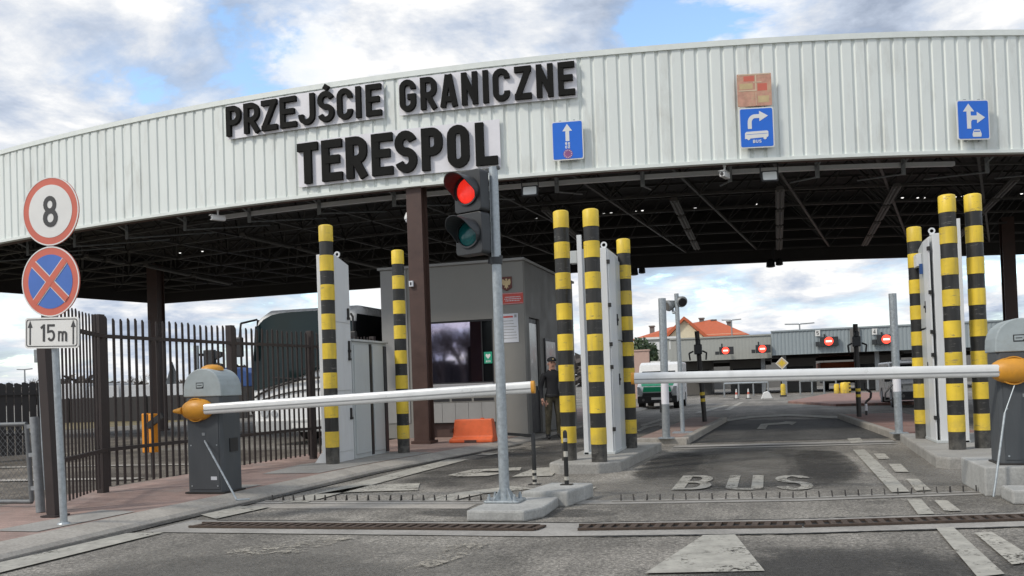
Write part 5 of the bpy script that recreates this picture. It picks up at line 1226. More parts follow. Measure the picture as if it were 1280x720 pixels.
mb = MB(); mb.box(x535, x618, -.12, .03, z478-.12, z478-.003); mb.build('sill', 'frame', r, .008)
mb = MB(); xs = x535
for i in range(3):
    w = (x618-x535)/3; mb.box(xs+.03+i*w, xs+w-.03+i*w, -.012, -.002, zv+.03, zv+.09)
mb.build('vent_slot', 'frame_dark', r)
mb = MB(); n = 5
for i in range(n): w = (x618-x535)/n; mb.box(x535+i*w+.004, x535+(i+1)*w-.004, .0, .05, zt_, zv-.006)
mb.build('cladding_tiles', 'booth_pale', r)
mb = MB(); mb.box(x535, x618, .06, .24, zt_-.02, zv); mb.build('plinth_shelf', 'frame_dark', r)
mb = MB(); mb.box(x535, x618, .12, .24, 0, zt_-.021); mb.build('plinth_recess', 'brown', r)
mb = MB(); mb.box(-.10, -.06, ya, yb, .02, zd); dr = mb.build('door', 'frame_dark', r, .004)
mb = MB(); mb.box(-.058, -.05, ya+.14, yb-.14, 1.1, zd-.12); mb.build('door_glass', 'floodglass', dr); mb = MB(); mb.box(-.058, -.02, yb-.12, yb-.08, 1.0, 1.1); mb.build('door_handle', 'galv', dr)
yb2 = yb+.35
mb = MB(); mb.box(.0, .03, yb2, yb2+1.1, 1.05, 2.25); wf = mb.build('side_window', 'frame_dark', r); mb = MB(); mb.box(.031, .036, yb2+.07, yb2+1.03, 1.12, 2.18); mb.build('pane', 'floodglass', wf)
def wallsign(label, cat, name, px0, py0, px1, py1):
    q = TP((px0+px1)/2, (py0+py1)/2, T0-.005); a, b = TP(px0, (py0+py1)/2, T0), TP(px1, (py0+py1)/2, T0); c, d = TP((px0+px1)/2, py0, T0), TP((px0+px1)/2, py1, T0)
    return thing(name, label, cat, (q.x, T0-.004, q.z)), b.x-a.x, c.z-d.z
r, w, h = wallsign('small dark plaque with a pale eagle emblem on the booth wall', 'plaque', 'emblem_plaque', 626.5, 346, 640, 364)
mb = MB(); mb.prism([(-w/2, h/2), (w/2, h/2), (w/2, -h*.28), (0, -h/2), (-w/2, -h*.28)], (0, 0, 0), X3, Z3, (0, -.02, 0)); mb.build('shield', 'maroon', r, .003)
eg = [(0, .42), (.07, .40), (.10, .33), (.06, .27), (.12, .22), (.22, .34), (.38, .38), (.42, .1), (.34, -.1), (.22, -.08), (.14, -.14), (.2, -.3), (.08, -.26), (0, -.42)]
eg = eg+[(-x, y) for x, y in eg[::-1][1:-1]]+[]
mb = MB(); mb.prism([(x*w*.95, y*h*.9) for x, y in eg], (0, -.0202, 0), X3, Z3, (0, -.006, 0)); mb.build('eagle', 'gold', r)
r, w, h = wallsign('small red plate with pale lines of text on the booth wall', 'sign', 'red_plate', 628, 366, 654, 380)
mb = MB(); mb.prism(rrect(w, h, .015), (0, 0, 0), X3, Z3, (0, -.012, 0)); mb.build('sign_plate', 'red_sign', r)
mb = MB()
for (z, k) in ((.032, .74), (-.01, .80), (-.05, .7)):
    x = -w*k/2
    while x < w*k/2: l = random.uniform(.015, .04); mb.box(x, min(x+l, w*k/2), -.0145, -.0122, z-.009, z+.009); x += l+.01
mb.box(-w/2+.01, w/2-.01, -.0138, -.0122, h/2-.016, h/2-.01); mb.box(-w/2+.01, w/2-.01, -.0138, -.0122, -h/2+.01, -h/2+.016); mb.build('text_lines', 'paper', r)
r, w, h = wallsign('white paper notice with a red header on the booth wall', 'notice', 'wall_notice', 627, 392, 648, 428)
mb = MB(); mb.box(-w/2, w/2, -.008, 0, -h/2, h/2); mb.build('sheet', 'paper', r); mb = MB(); mb.box(-w*.42, w*.2, -.0095, -.0081, h*.36, h*.42, 0); mb.box(w*.28, w*.42, -.0095, -.0081, h*.36, h*.46, 1)
for i in range(7): mb.box(-w*.42, w*random.uniform(.2, .42), -.0092, -.0081, h*(.24-.1*i), h*(.255-.1*i), 2)
mb.build('print', ['red_sign', 'frame', 'lampgrey'], r)
q = TP(610.5, 447, T0+.05); r = thing('defibrillator_sign', 'small green sign with a white heart on the booth window', 'sign', (q.x, T0+.035, q.z)); w = .19; h = .26
mb = MB(); mb.box(-w/2, w/2, -.008, 0, -h/2, h/2); mb.build('sign_plate', 'green_sign', r)
mb = MB(); mb.prism([(0, -.05), (.055, .015), (.055, .05), (.03, .065), (0, .045), (-.03, .065), (-.055, .05), (-.055, .015)], (0, -.0082, .02), X3, Z3, (0, -.002, 0)); word(mb, 'AED', -.055, -.105, .03, .042, .009, .01, (0, -.0082, 0), X3, Z3, NY, .002); mb.build('heart_symbol', 'sign_white', r)
# orange plastic barrier in front of the booth
q = G(590, 553, .1); a, b = TP(561, 540, q.y), TP(621, 540, q.y); w = (b.x-a.x); h = TP(590, 524, q.y).z-.1; r = thing('road_barrier', 'orange plastic road barrier in front of the booth', 'barrier', (q.x, q.y+.1, .1))
mb = MB(); mb.prism([(-.2, .0), (.2, 0), (.2, .07), (.13, .12), (.085, h), (-.085, h), (-.13, .12), (-.2, .07)], (-w/2+.05, 0, 0), Y3, Z3, (w-.1, 0, 0)); 
k = len(mb.v)//2; mb.v = [(x*(1.0 if z < .1 else (.94 if z < .3 else .86))+(.03 if z > .1 else 0), y, z) for x, y, z in mb.v]; bd = mb.build('body', 'orange_barrier', r, .02)
mb = MB(); mb.box(-.13, .13, -.205, -.196, 0.002, .055); mb.box(-w/2+.06, -w/2+.12, -.15, .15, .2, .3); mb.build('foot_cutout', 'brown', r)
mb = MB(); mb.tube((w*.2, -.0, h-.005), (w*.2, 0, h+.02), .04); mb.build('filler_cap', 'orange_barrier', r)
# ------------------------------------------------------------------ poles on the far islands
def pole(name, label, px, py, z, pxt, pyt, rad, m='galv', cat='pole', plate=.3):
    q = G(px, py, z); t_ = TP(pxt, pyt, q.y)-q; r = thing(name, label, cat, q); mb = MB(); mb.tube((0, 0, 0), t_, rad, n=16); mb.build('pole', m, r, 0, True)
    if plate: mb = MB(); mb.prism(rrect(plate, plate, .02), (0, 0, .001), X3, Y3, (0, 0, .02)); mb.build('base_plate', m, r)
    return r, q, t_
def band(r, t_, k0, k1, rad, m, name='band'):
    mb = MB(); mb.tube(t_*k0, t_*k1, rad, n=16); mb.build(name, m, r, 0, True)
r, q, t_ = pole('island_pole', 'thick grey pole with a white sticker, left on red paved island', 833, 548, .12, 827.5, 373, .073); band(r, t_, .245, .40, .0745, 'board', 'sticker'); band(r, t_, 0, .24, .076, 'galv_dull', 'lower_sleeve')
mb = MB(); mb.box(-.10, -.075, -.04, .04, .5, .72); mb.build('cable_box', 'plastic', r)
r, q, t_ = pole('camera_pole', 'thin grey pole carrying two round camera heads on arms', 853.5, 541, .12, 845.5, 367, .045, cat='camera pole', plate=.4)
for (px, py, s_, lab) in ((836, 382, -1, None), (852, 377, 1, None)):
    c = TP(px, py, q.y)-q; mb = MB(); e = t_*(.88 if s_ < 0 else .93); mb.path([tuple(e), (c.x*.45+e.x*.55, -.02, min(e.z, c.z)-.06), tuple(c+Vector((-.06*s_, .05, -.02)))], .025, 8); am = mb.build('camera_arm', 'galv', r)
    mb = MB(); d = Vector((s_*.55-.2, -.75, -.3)).normalized(); mb.tube(c-d*.16, c+d*.02, .07, .12, 18); mb.tube(c+d*.02, c+d*.06, .12, .10, 18); mb.build('camera_head', 'galv_dull', am, 0, True)
    mb = MB(); mb.disc(c+d*.062, d.orthogonal().normalized(), d.cross(d.orthogonal()).normalized(), .085, d*.004, 18); mb.build('camera_lens', 'frame_dark' if s_ > 0 else 'lampgrey', am)
def signalpost(label, px, py, z, pxt, pyt, ysig, yband0, yband1, rad=.06, hook=False):
    r, q, t_ = pole('signal_post', label, px, py, z, pxt, pyt, rad, 'dullmetal', 'post', 0)
    k = (TP(pxt, ysig, q.y).z-q.z)/t_.z; c = t_*k
    mb = MB(); mb.box(c.x-.10, c.x+.10, -.18, -.06, c.z-.13, c.z+.13); mb.tube((c.x, -.12, c.z+.13), (c.x+.02, -.14, c.z+.26), .07, .05, 12); mb.build('lamp_unit', 'signal', r, .02)
    for s_ in (-1, 1): mb = MB(); mb.path([(c.x+s_*.12, -.2, c.z-.05), (c.x+s_*.22, -.28, c.z-.1), (c.x+s_*.2, -.26, c.z-.28)], .022, 6); mb.build('lamp_bracket', 'signal', r)
    b0, b1 = ((TP(px, y, q.y).z-q.z)/t_.z for y in (yband1, yband0)); n = 5
    for i in range(n): band(r, t_, b0+(b1-b0)*i/n, b0+(b1-b0)*(i+1)/n, rad+.003, 'yellow' if i % 2 else 'black', 'warning_band')
    return r, q, t_
signalpost('dark post with a black lamp unit at the island end beyond the camera pole', 881, 527, .12, 871, 414, 437, 486, 506)
signalpost('dark post with a black lamp unit near the far red lit signs', 1074, 521, .12, 1069, 405, 427, 482, 500)
q = G(1083, 519, .12); r = thing('hose_hook', 'thin hooked pipe beside the dark post on right island', 'pipe', q); s1 = TP(1081, 478, q.y)-q; mb = MB(); mb.path([(0, 0, 0), (0, 0, .35), (.12, 0, .45), (.14, 0, .6), (0, 0, .7), (s1.x, 0, s1.z)], .03, 8); mb.build('pipe', 'dullmetal', r); mb = MB(); mb.tube((0, 0, .12), (0, 0, .3), .034); mb.build('white_band', 'board', r)
r, q, t_ = pole('island_pole', 'tall grey pole with a white sticker on the right red island', 1124, 542, .12, 1115.5, 367, .068); band(r, t_, .30, .48, .0695, 'board', 'sticker'); mb = MB(); mb.path([(-.07, 0, .9), (-.2, 0, .75), (-.22, 0, .6), (-.08, 0, .62)], .015, 6); mb.build('cable_loop', 'plastic', r)
# hanging lamps at the rear canopy edge
for px, y0, y1, lab in ((796, 318, 344, 'small dark lamp hanging from rear canopy edge beside middle bollards'), (967, 318, 334, 'small dark lamp hanging from the rear edge of canopy mid-right')):
    q = TP(px, y1, 33.0); r = thing('hanging_lamp', lab, 'lamp', q); zz_ = TP(px, y0, 33).z-q.z; mb = MB(); mb.tube((0, 0, .2), (0, 0, zz_+.25), .04, n=8); mb.build('stem', 'plastic', r); mb = MB(); mb.lathe([(.05, .3), (.14, .22), (.16, .02), (.1, 0), (.001, 0)], (-.1, 0, 0), 14); mb.lathe([(.05, .25), (.12, .18), (.13, .02), (.08, 0), (.001, 0)], (.2, 0, .05), 14); mb.build('lamp_shade', 'plastic', r)
# ------------------------------------------------------------------ vehicles
def van(label, name, cat, loc, w, hgt, ln, paint, hoodm, stripe=None):
    r = thing(name, label, cat, loc); h = w/2
    prof = [(0.04, .28), (ln, .28), (ln, hgt), (ln*.32, hgt), (ln*.27, hgt-.05), (ln*.14, hgt*.60), (.10, hgt*.50), (0, hgt*.42)] if not stripe else [(0.04, .28), (ln, .28), (ln, hgt), (ln*.33, hgt), (ln*.24, hgt*.94), (ln*.2, hgt*.82), (ln*.1, hgt*.57), (.10, hgt*.48), (0, hgt*.40)]
    mb = MB(); mb.prism(prof, (-h, 0, 0), Y3, Z3, (w, 0, 0)); mb.build('body', paint, r, .07, False, 3)
    def face(z0, z1, y0, y1, x0a, x1a, x0b, x1b, m, nm, o=.012):
        mb = MB(); d = Vector((0, -(z1-z0), (y1-y0))).normalized(); nn = Vector((0, -abs(z1-z0), abs(y1-y0))).normalized()
        pts = [(x0a, y0, z0), (x1a, y0, z0), (x1b, y1, z1), (x0b, y1, z1)]; P = [Vector(p)+nn*o for p in pts]; Q = [Vector(p)-nn*.01 for p in pts]
        mb.add(P+Q, [(0, 1, 2, 3), (7, 6, 5, 4), (0, 4, 5, 1), (1, 5, 6, 2), (2, 6, 7, 3), (3, 7, 4, 0)]); return mb.build(nm, m, r)
    if stripe:
        face(hgt*.585, hgt*.80, ln*.106, ln*.192, -h+.1, h-.1, -h+.15, h-.15, 'glassdark', 'windscreen')
        face(hgt*.487, hgt*.562, .118, ln*.096, -h+.2, h-.2, -h+.14, h-.14, hoodm, 'bonnet')
    else:
        face(hgt*.62, hgt*.93, ln*.147, ln*.254, -h+.1, h-.1, -h+.16, h-.16, 'glassdark', 'windscreen')
        face(hgt*.505, hgt*.592, ln*.025, ln*.134, -h+.2, h-.2, -h+.14, h-.14, hoodm, 'bonnet')
    mb = MB(); mb.prism([(-h+.22, hgt*.26), (h-.22, hgt*.26), (h-.26, hgt*.36), (-h+.26, hgt*.36)], (0, -.004, 0), X3, Z3, (0, -.02, 0)); mb.build('grille_panel', 'plastic', r)
    mb = MB(); mb.prism([(-h+.26, hgt*.365), (h-.26, hgt*.365), (h-.30, hgt*.47), (-h+.30, hgt*.47)], (0, .03, 0), X3, Z3, (0, -.05, 0)); mb.build('bonnet_front', hoodm, r)
    mb = MB(); mb.box(-h+.25, h-.25, -.05, -.026, hgt*.345, hgt*.362); mb.build('grille_strip', 'lamp_glass', r)
    mb = MB(); mb.box(-h+.03, h-.03, -.06, .12, .26, hgt*.275); bm_ = mb.build('bumper', 'plastic', r, .03)
    for s_ in (-1, 1):
        mb = MB(); mb.disc((s_*(h-.28), -.062, .40), X3, Z3, .06, (0, -.01, 0), 14); mb.build('fog_lamp', 'lampgrey', bm_)
        mb = MB(); mb.prism([(s_*(h-.02), hgt*.48), (s_*(h-.16), hgt*.47), (s_*(h-.28), hgt*.30), (s_*(h-.05), hgt*.31)], (0, .03, 0), X3, Z3, (0, -.055, 0)); mb.build('headlight', 'lamp_glass', r, .012)
        mb = MB(); mb.box(s_*(h+.12)-.08, s_*(h+.12)+.08, ln*.16, ln*.19, hgt*.56, hgt*.70); mb.beam((s_*h, ln*.18, hgt*.58), (s_*(h+.12), ln*.175, hgt*.6), .05, .05); mb.build('mirror', 'plastic', r, .02)
        mb = MB(); mb.prism([(ln*.18, hgt*.60), (ln*.36, hgt*.60), (ln*.36, hgt*.9), (ln*.27, hgt*.9)], (s_*h+(.002 if s_ > 0 else -.012), 0, 0), Y3, Z3, (.01, 0, 0)); mb.build('side_window', 'glassdark', r)
        for y in (ln*.17, ln*.8):
            mb = MB(); mb.tube((s_*(h-.24), y, .33), (s_*(h+.008), y, .33), .33, n=24); wh = mb.build('wheel', 'rubber', r); mb = MB(); mb.tube((s_*(h-.02), y, .33), (s_*(h+.015), y, .33), .2, n=18); mb.build('rim', 'galv_dull', wh)
    mb = MB(); mb.box(-.24, .24, -.075, -.061, .40, .50); mb.build('number_plate', 'sign_white', r)
    mb = MB(); mb.box(-h*.5, h*.5, ln*.35, ln*.4, hgt, hgt+.06); mb.build('roof_bar', 'white', r)
    return r
q = G(822, 511.3, 0); wv = TP(848, 490, q.y).x-TP(797, 490, q.y).x
van('white van with a green bonnet parked beyond the camera pole', 'parked_van', 'van', (q.x, q.y, 0), wv, TP(822, 452, q.y).z, 4.6, 'car_white', 'car_green', True)
q = G(1150, 509, 0); hS = TP(1145, 462, q.y).z
van('silver car partly hidden behind the right-hand striped bollards', 'parked_car', 'car', (q.x+.1, q.y, 0), 1.8, max(1.6, hS), 4.3, 'car_silver', 'car_silver')
# ------------------------------------------------------------------ far canopies and what stands there
TF = 63.0
def farcanopy(label, xa, xb, ytop, ybot, m, depth, ref, dark='canopy_dark', ribs=.24, t=TF, rd=1.0):
    a, b = TP(xa, ref, t), TP(xb, ref, t); mid = (xa+xb)/2; z1_ = TP(mid, ytop, t).z; z0_ = TP(mid, ybot, t).z; w = b.x-a.x
    r = thing('far_canopy', label, 'canopy', (a.x, t, 0)); mb = MB(); x = 0
    pr = []
    while x < w: pr += [(x, 0), (x+.05, -.02), (x+.14, -.02), (x+.19, 0)]; x += ribs
    pr = [(min(p, w), y) for p, y in pr]+[(w, 0)]
    for (p, y), (q_, y2) in zip(pr, pr[1:]):
        if q_ > p: mb.quad([(p, y*rd, z0_), (q_, y2*rd, z0_), (q_, y2*rd, z1_), (p, y*rd, z1_)])
    mb.build('fascia', m, r)
    mb = MB(); mb.box(0, w, .02, depth, z1_-.12, z1_-.05); mb.build('roof', m, r); mb = MB(); mb.box(.02, w-.02, .03, depth, z0_+.02, z0_+.1); mb.build('soffit', dark, r)
    mb = MB(); mb.box(-.03, w+.03, -.09, .0, z1_, z1_+.1); mb.build('coping', m, r)
    mb = MB(); mb.box(0, .1, 0.01, depth, z0_, z1_-.13); mb.build('side_panel', m, r)
    mb = MB(); mb.box(0, w, depth-.1, depth, z0_-.3, z1_-.13); mb.build('rear_panel', dark, r)
    for i in range(int(w/6)+1):
        for yy in (1.0, depth-1.5):
            mb = MB(); x = min(.8+i*6, w-.6); mb.box(x-.14, x+.14, yy, yy+.28, 0, z0_+.02); mb.build('column', 'galv_dull' if yy < 2 else dark, r)
    return r, z0_, z1_
farcanopy('pale beige far canopy left of the blue-grey one', 838, 964, 422, 450, 'far_beige', 14, 430, t=TF+.6, rd=.25)
rr_, fz0, fz1 = farcanopy('long blue-grey ribbed far canopy on the right', 964, 1420, 404.5, 435, 'far_blue', 14, 420)
mb = MB(); px_ = TP(1068, 410, TF).x; mb.box(-.3, .3, -.1, .0, fz0, fz1+.02); o = mb.build('joint_cover', 'lampgrey', rr_); o.location = (px_-rr_.location.x, -.08, 0)
def led(label, px0, px1, py0, py1, cx, cy, num=None):
    t = TF-.35; a, b = TP(px0, cy, t), TP(px1, cy, t); q = TP(cx, cy, t); zt_, zb_ = TP(cx, py0, t).z, TP(cx, py1, t).z
    r = thing('lane_signal', label, 'lane signal', (q.x, t, q.z)); mb = MB(); mb.box(a.x-q.x, b.x-q.x, 0, .22, zb_-q.z, zt_-q.z); mb.build('housing', 'signal', r, .02)
    mb = MB(); mb.box(a.x-q.x-.28, a.x-q.x-.02, .0, .2, zb_-q.z, zt_-q.z-.3); mb.build('side_unit', 'signal', r, .02)
    rad = (zt_-zb_)*.46; mb = MB(); mb.disc((0, -.002, 0), X3, Z3, rad, (0, -.03, 0), 28); d_ = mb.build('lit_disc', 'led_red', r); mb = MB(); mb.box(-rad*.68, rad*.68, -.045, -.0325, -rad*.22, rad*.22); mb.build('lit_bar', 'led_white', d_)
    mb = MB(); mb.box(-.3, -.2, .22, .34, -.2, .5); mb.build('bracket', 'signal', r)
    if num:
        n, nx, ny = num; q2 = TP(nx, ny, TF-.06); r2 = thing('number_plate', 'small white number plate reading %s %s of the far canopy joint' % (n, 'left' if n == '5' else 'right'), 'sign', (q2.x, TF-.085, q2.z)); mb = MB(); mb.box(-.16, .16, -.02, 0, -.2, .2); mb.build('plate', 'sign_white', r2); mb = MB(); letter(mb, n, .15, .26, .045, (-.075, -.021, -.13), X3, Z3, NY, .004); mb.build('numeral', 'sign_black', r2)
led('red no-entry lane signal, leftmost on the beige far canopy', 899, 917, 433.5, 443, 907, 438.2)
led('red no-entry lane signal at right end of the beige far canopy', 944.5, 963.5, 431, 441, 953, 436)
led('red no-entry lane signal left of the joint on the blue-grey canopy', 1025, 1048, 421, 432.5, 1036, 426.5, ('5', 1022, 416.5))
led('red no-entry lane signal right of the joint on the blue-grey canopy', 1096, 1116, 418, 430, 1108, 424, ('4', 1093, 414.5))
a, b = TP(846, 470, 98), TP(1400, 470, 98); mb = MB(); mb.box(0, b.x-a.x, 0, .4, 0, 3.0)
for i in range(int((b.x-a.x)/3)): mb.box(i*3, i*3+.25, -.06, -.003, 0, 3.05)
o = mb.build('rear_wall', 'lampgrey'); o.location = (a.x, 98, 0); tag(o, 'long grey-brown wall seen beneath the far canopies', 'wall')
# priority sign, yellow posts and small things near the far canopy
t = 56; q = TP(979, 494, t); r = thing('priority_sign', 'yellow diamond sign on a pole before the far canopy', 'road sign', (q.x, t, 0)); c = TP(977, 454, t); mb = MB(); mb.tube((0, 0, 0), (0, .0, c.z+.2), .04); mb.build('pole', 'galv_dull', r)
for k, m_, y in ((.38, 'sign_white', -.05), (.33, 'gold', -.057), (.2, 'yellow', -.064)): mb = MB(); mb.prism([(-k, 0), (0, -k), (k, 0), (0, k)], (0, y, c.z), X3, Z3, (0, .006, 0)); mb.build('diamond_face' if m_ == 'yellow' else 'diamond_border', m_, r)
mb = MB(); mb.disc((0, -.05, c.z-.62), X3, Z3, .22, (0, .01, 0), 20); mb.build('lower_disc', 'gold', r)
t = 54
for px, y0, y1, w, lab in ((979, 480, 495, .28, 'yellow post at the foot of the diamond sign'), (1046, 480, 493, .3, 'left yellow guard block below the red lit signs'), (1056, 478, 493, .5, 'taller yellow guard block right of its neighbour'), (1061.5, 478, 492, .2, 'slim yellow and black post beside the guard blocks')):
    q = TP(px, 490, t); zt_ = TP(px, y0, t).z; r = thing('yellow_post', lab, 'post', (q.x, t, 0)); mb = MB(); mb.lathe([(w/2, 0), (w/2, zt_*.85), (w*.4, zt_), (.001, zt_+.02)], n=14); mb.build('post', 'yellow', r, 0, True); mb = MB(); mb.lathe([(w/2+.06, 0), (w/2+.05, .1)], n=14); mb.build('base_plate', 'black', r)
    if w < .25:
        for k in (.2, .5, .8): mb = MB(); mb.lathe([(w/2+.004, zt_*k), (w/2+.004, zt_*(k+.12))], n=14); mb.build('black_band', 'black', r)
for px, lab in ((920.5, 'slim white cone with a red band, left of its pair before the far canopy'), (935.5, 'slim white cone with a red band, right of its pair before the far canopy')):
    q = TP(px, 494, 52); zt_ = .55; r = thing('traffic_cone', lab, 'cone', (q.x, 52, 0)); mb = MB(); mb.lathe([(.075, .03), (.03, zt_), (.001, zt_+.01)], n=14, ms=[0, 0]); mb.build('cone', 'sign_white', r, 0, True); mb = MB(); mb.box(-.15, .15, -.15, .15, 0, .03); mb.build('base', 'rubber', r); mb = MB(); mb.lathe([(.062, zt_*.45), (.05, zt_*.68)], n=14); mb.build('red_band', 'red_ring', r)
q = TP(958, 494, 50); r = thing('white_block', 'white concrete foot lying before the far canopy', 'concrete block', (q.x, 50, 0)); mb = MB(); mb.prism([(-.3, 0), (.32, 0), (.2, .3), (.05, .42), (-.16, .34)], (0, 0, 0), X3, Z3, (0, .5, 0)); mb.build('foot', 'white', r, .03); mb = MB(); mb.tube((.0, .25, .38), (0, .25, .5), .05); mb.build('socket', 'dullmetal', r)
# lorry, booths and rails under the far canopy
q = TP(1072, 475, 72); r = thing('red_lorry', 'brick-red lorry body under the blue-grey far canopy', 'lorry', (TP(1059, 470, 72).x, 72, 0)); zt_ = TP(1059, 452, 72).z; mb = MB(); mb.box(-1.9, 1.9, 0, 6, 1.0, zt_); mb.build('box_body', 'roof_red', r, .04); mb = MB(); mb.box(-1.7, 1.7, .1, 5.8, .5, 1); mb.build('chassis', 'dullmetal', r)
for x in (-1.5, 1.5): mb = MB(); mb.tube((x-.2, 1, .5), (x+.2, 1, .5), .5, n=18); mb.build('wheel', 'rubber', r)
for px, w, lab in ((872, 2.2, 'dark inspection booth under left part of the beige far canopy'), (935, 2.6, 'dark inspection booth under right part of the beige far canopy'), (1000, 2.4, 'dark inspection booth beside the diamond sign'), (1100, 3, 'dark inspection booth right of the brick-red lorry')):
    T_ = 70; q = TP(px, 480, T_); r = thing('far_booth', lab, 'booth', (q.x, T_, 0)); mb = MB(); mb.box(-w/2, w/2, 0, 3, 0, 1.05); mb.box(-w/2, w/2, 0, 3, 1.9, 2.5); mb.box(-w/2, -w/2+.2, 0, 3, 1.05, 1.9); mb.box(w/2-.2, w/2, 0, 3, 1.05, 1.9); mb.build('wall', 'lampgrey', r); mb = MB(); mb.box(-w/2+.2, w/2-.2, .1, 2.9, 1.05, 1.9); mb.build('window', 'glassdark', r); mb = MB(); mb.box(-w/2-.2, w/2+.2, -.2, 3.2, 2.5, 2.62); mb.build('roof', 'dullmetal', r)
for (xa, xb, lab) in ((905, 960, 'pale guard rail left of the diamond sign'), (1000, 1045, 'pale guard rail right of the diamond sign'), (1085, 1135, 'pale guard rail right of the far dark post')):
    T_ = 58; a, b = TP(xa, 480, T_), TP(xb, 480, T_); r = thing('guard_rail', lab, 'rail', (a.x, T_, 0)); w = b.x-a.x; mb = MB(); mb.tube((0, 0, .85), (w, 0, .85), .06, n=8); mb.build('rail', 'galv', r)
    for i in range(4): mb = MB(); mb.tube((w*i/3, 0, 0), (w*i/3, 0, .85), .05, n=8); mb.build('leg', 'galv_dull', r)
# house with the red roof
T_ = 120; a, b = TP(786, 420, T_), TP(937, 420, T_); zr, ze = TP(856, 396, T_).z, TP(900, 417, T_).z; zg = ze; w = b.x-a.x; r = thing('red_roofed_house', 'long cream house with an orange-red roof and chimneys', 'house', (a.x, T_, 0))
mb = MB(); mb.box(.6, w-.6, .6, 12, 0, ze); mb.build('wall', 'cream', r)
xm = TP(856, 400, T_).x-a.x; xg0, xg1 = TP(833, 410, T_).x-a.x, TP(881, 410, T_).x-a.x
zr2 = TP(900, 404, T_).z
mb = MB(); mb.add([(0, 0, ze-.3), (w, 0, ze-.3), (w-5, 6.3, zr2+1.0), (5, 6.3, zr2+.2), (w, 12.6, ze-.3), (0, 12.6, ze-.3)], [(0, 1, 2, 3), (3, 2, 4, 5), (1, 4, 2), (0, 3, 5), (0, 5, 4, 1)]); rf = mb.build('roof', 'roof_red', r)
mb = MB(); mb.prism([(xg0-.6, ze-.4), (xm, zr), (xg1+.6, ze-.4), (xg1+.4, ze-.8), (xm, zr-.45), (xg0-.4, ze-.8)], (0, -1.2, 0), X3, Z3, (0, 7.5, 0)); mb.build('gable_roof', 'roof_red', rf)
mb = MB(); mb.prism([(xg0, 0), (xg1, 0), (xg1, ze-.5), (xm, zr-.5), (xg0, ze-.5)], (0, -.7, 0), X3, Z3, (0, 1.2, 0)); mb.build('gable_wall', 'cream', r)
for px, y in ((873, 399), (889, 401), (909, 403), (808, 409)): x = TP(px, y, T_).x-a.x; mb = MB(); mb.box(x-.3, x+.3, 5.7, 6.6, ze, TP(px, y, T_+6).z); mb.box(x-.4, x+.4, 5.55, 6.75, TP(px, y, T_+6).z, TP(px, y-1.5, T_+6).z); mb.build('chimney', 'lampgrey', rf)
for px in (803, 812, 821, 893, 903, 915, 925): x = TP(px, 424, T_).x-a.x; mb = MB(); mb.box(x-.45, x+.45, .55, .62, ze-2.4, ze-.9); mb.build('window', 'glassdark', r)
for x in (xm-2.4, xm, xm+2.4): mb = MB(); mb.box(x-.4, x+.4, -.78, -.702, ze-2.3, ze-.9); mb.build('window', 'glassdark', r)
mb = MB(); mb.tube((w-2.2, .5, 0), (w-2.2, .5, ze-.3), .09, n=8); mb.tube((xg1+1.5, .5, 0), (xg1+1.5, .5, ze-.3), .09, n=8); mb.build('downpipe', 'lampgrey', r)
a, b = TP(782, 470, 60), TP(812, 470, 60); mb = MB(); mb.box(0, b.x-a.x, 0, .4, 0, TP(800, 438, 60).z-.05); mb.box(-.05, b.x-a.x+.05, -.06, .46, TP(800, 438, 60).z-.05, TP(800, 438, 60).z+.05); o = mb.build('pink_wall', 'pink_wall'); o.location = (a.x, 60, 0); tag(o, 'plain pinkish wall behind the white van', 'wall')
a, b = TP(796, 430, 90), TP(845, 430, 90); r = thing('white_shed', 'pale low building with white frames under the red-roofed house', 'building', (a.x, 90, 0)); mb = MB(); zt_ = TP(820, 424, 90).z; mb.box(0, b.x-a.x, 0, 6, 0, zt_); mb.build('wall', 'far_beige', r)
for i in range(5): mb = MB(); mb.box(.3+i*.75, .8+i*.75, -.05, -.003, zt_-1.1, zt_-.3); mb.build('window', 'white', r)
mb = MB(); mb.box(-.2, b.x-a.x+.2, -.2, 6.2, zt_, zt_+.2); mb.build('roof', 'white', r)
def leafy_bush(label, px, t, ybase, ytop, wid, seed):
    rnd = random.Random(seed); q = TP(px, ybase, t); z1_ = TP(px, ytop, t).z; r = thing('evergreen_bush', label, 'bush', (q.x, t, 0)); mb = MB(); hh_ = z1_
    for i in range(1500):
        while True:
            p = Vector((rnd.uniform(-1, 1), rnd.uniform(-1, 1), rnd.uniform(-1, 1)))
            if .25 < p.length < 1+.25*math.sin(5*p.x+seed)*math.cos(4*p.z): break
        c = Vector((p.x*wid, p.y*wid, hh_*.62+p.z*hh_*.4)); a = Vector((rnd.uniform(-1, 1), rnd.uniform(-1, 1), rnd.uniform(-1, 1))).normalized(); b = a.orthogonal().normalized(); s_ = rnd.uniform(.1, .22)
        mb.quad([c-a*s_, c+b*s_*.5, c+a*s_, c-b*s_*.5])
    mb.build('foliage', 'leaf', r); mb = MB(); mb.tube((0, 0, 0), (0, 0, hh_*.6), .15, .08, 8); mb.build('trunk', 'bark', r)
leafy_bush('dark evergreen bush above the pinkish wall', 797, 64, 470, 424, 1.5, 3); leafy_bush('smaller evergreen bush right of its neighbour over pinkish wall', 807, 66, 470, 430, 1.1, 8)
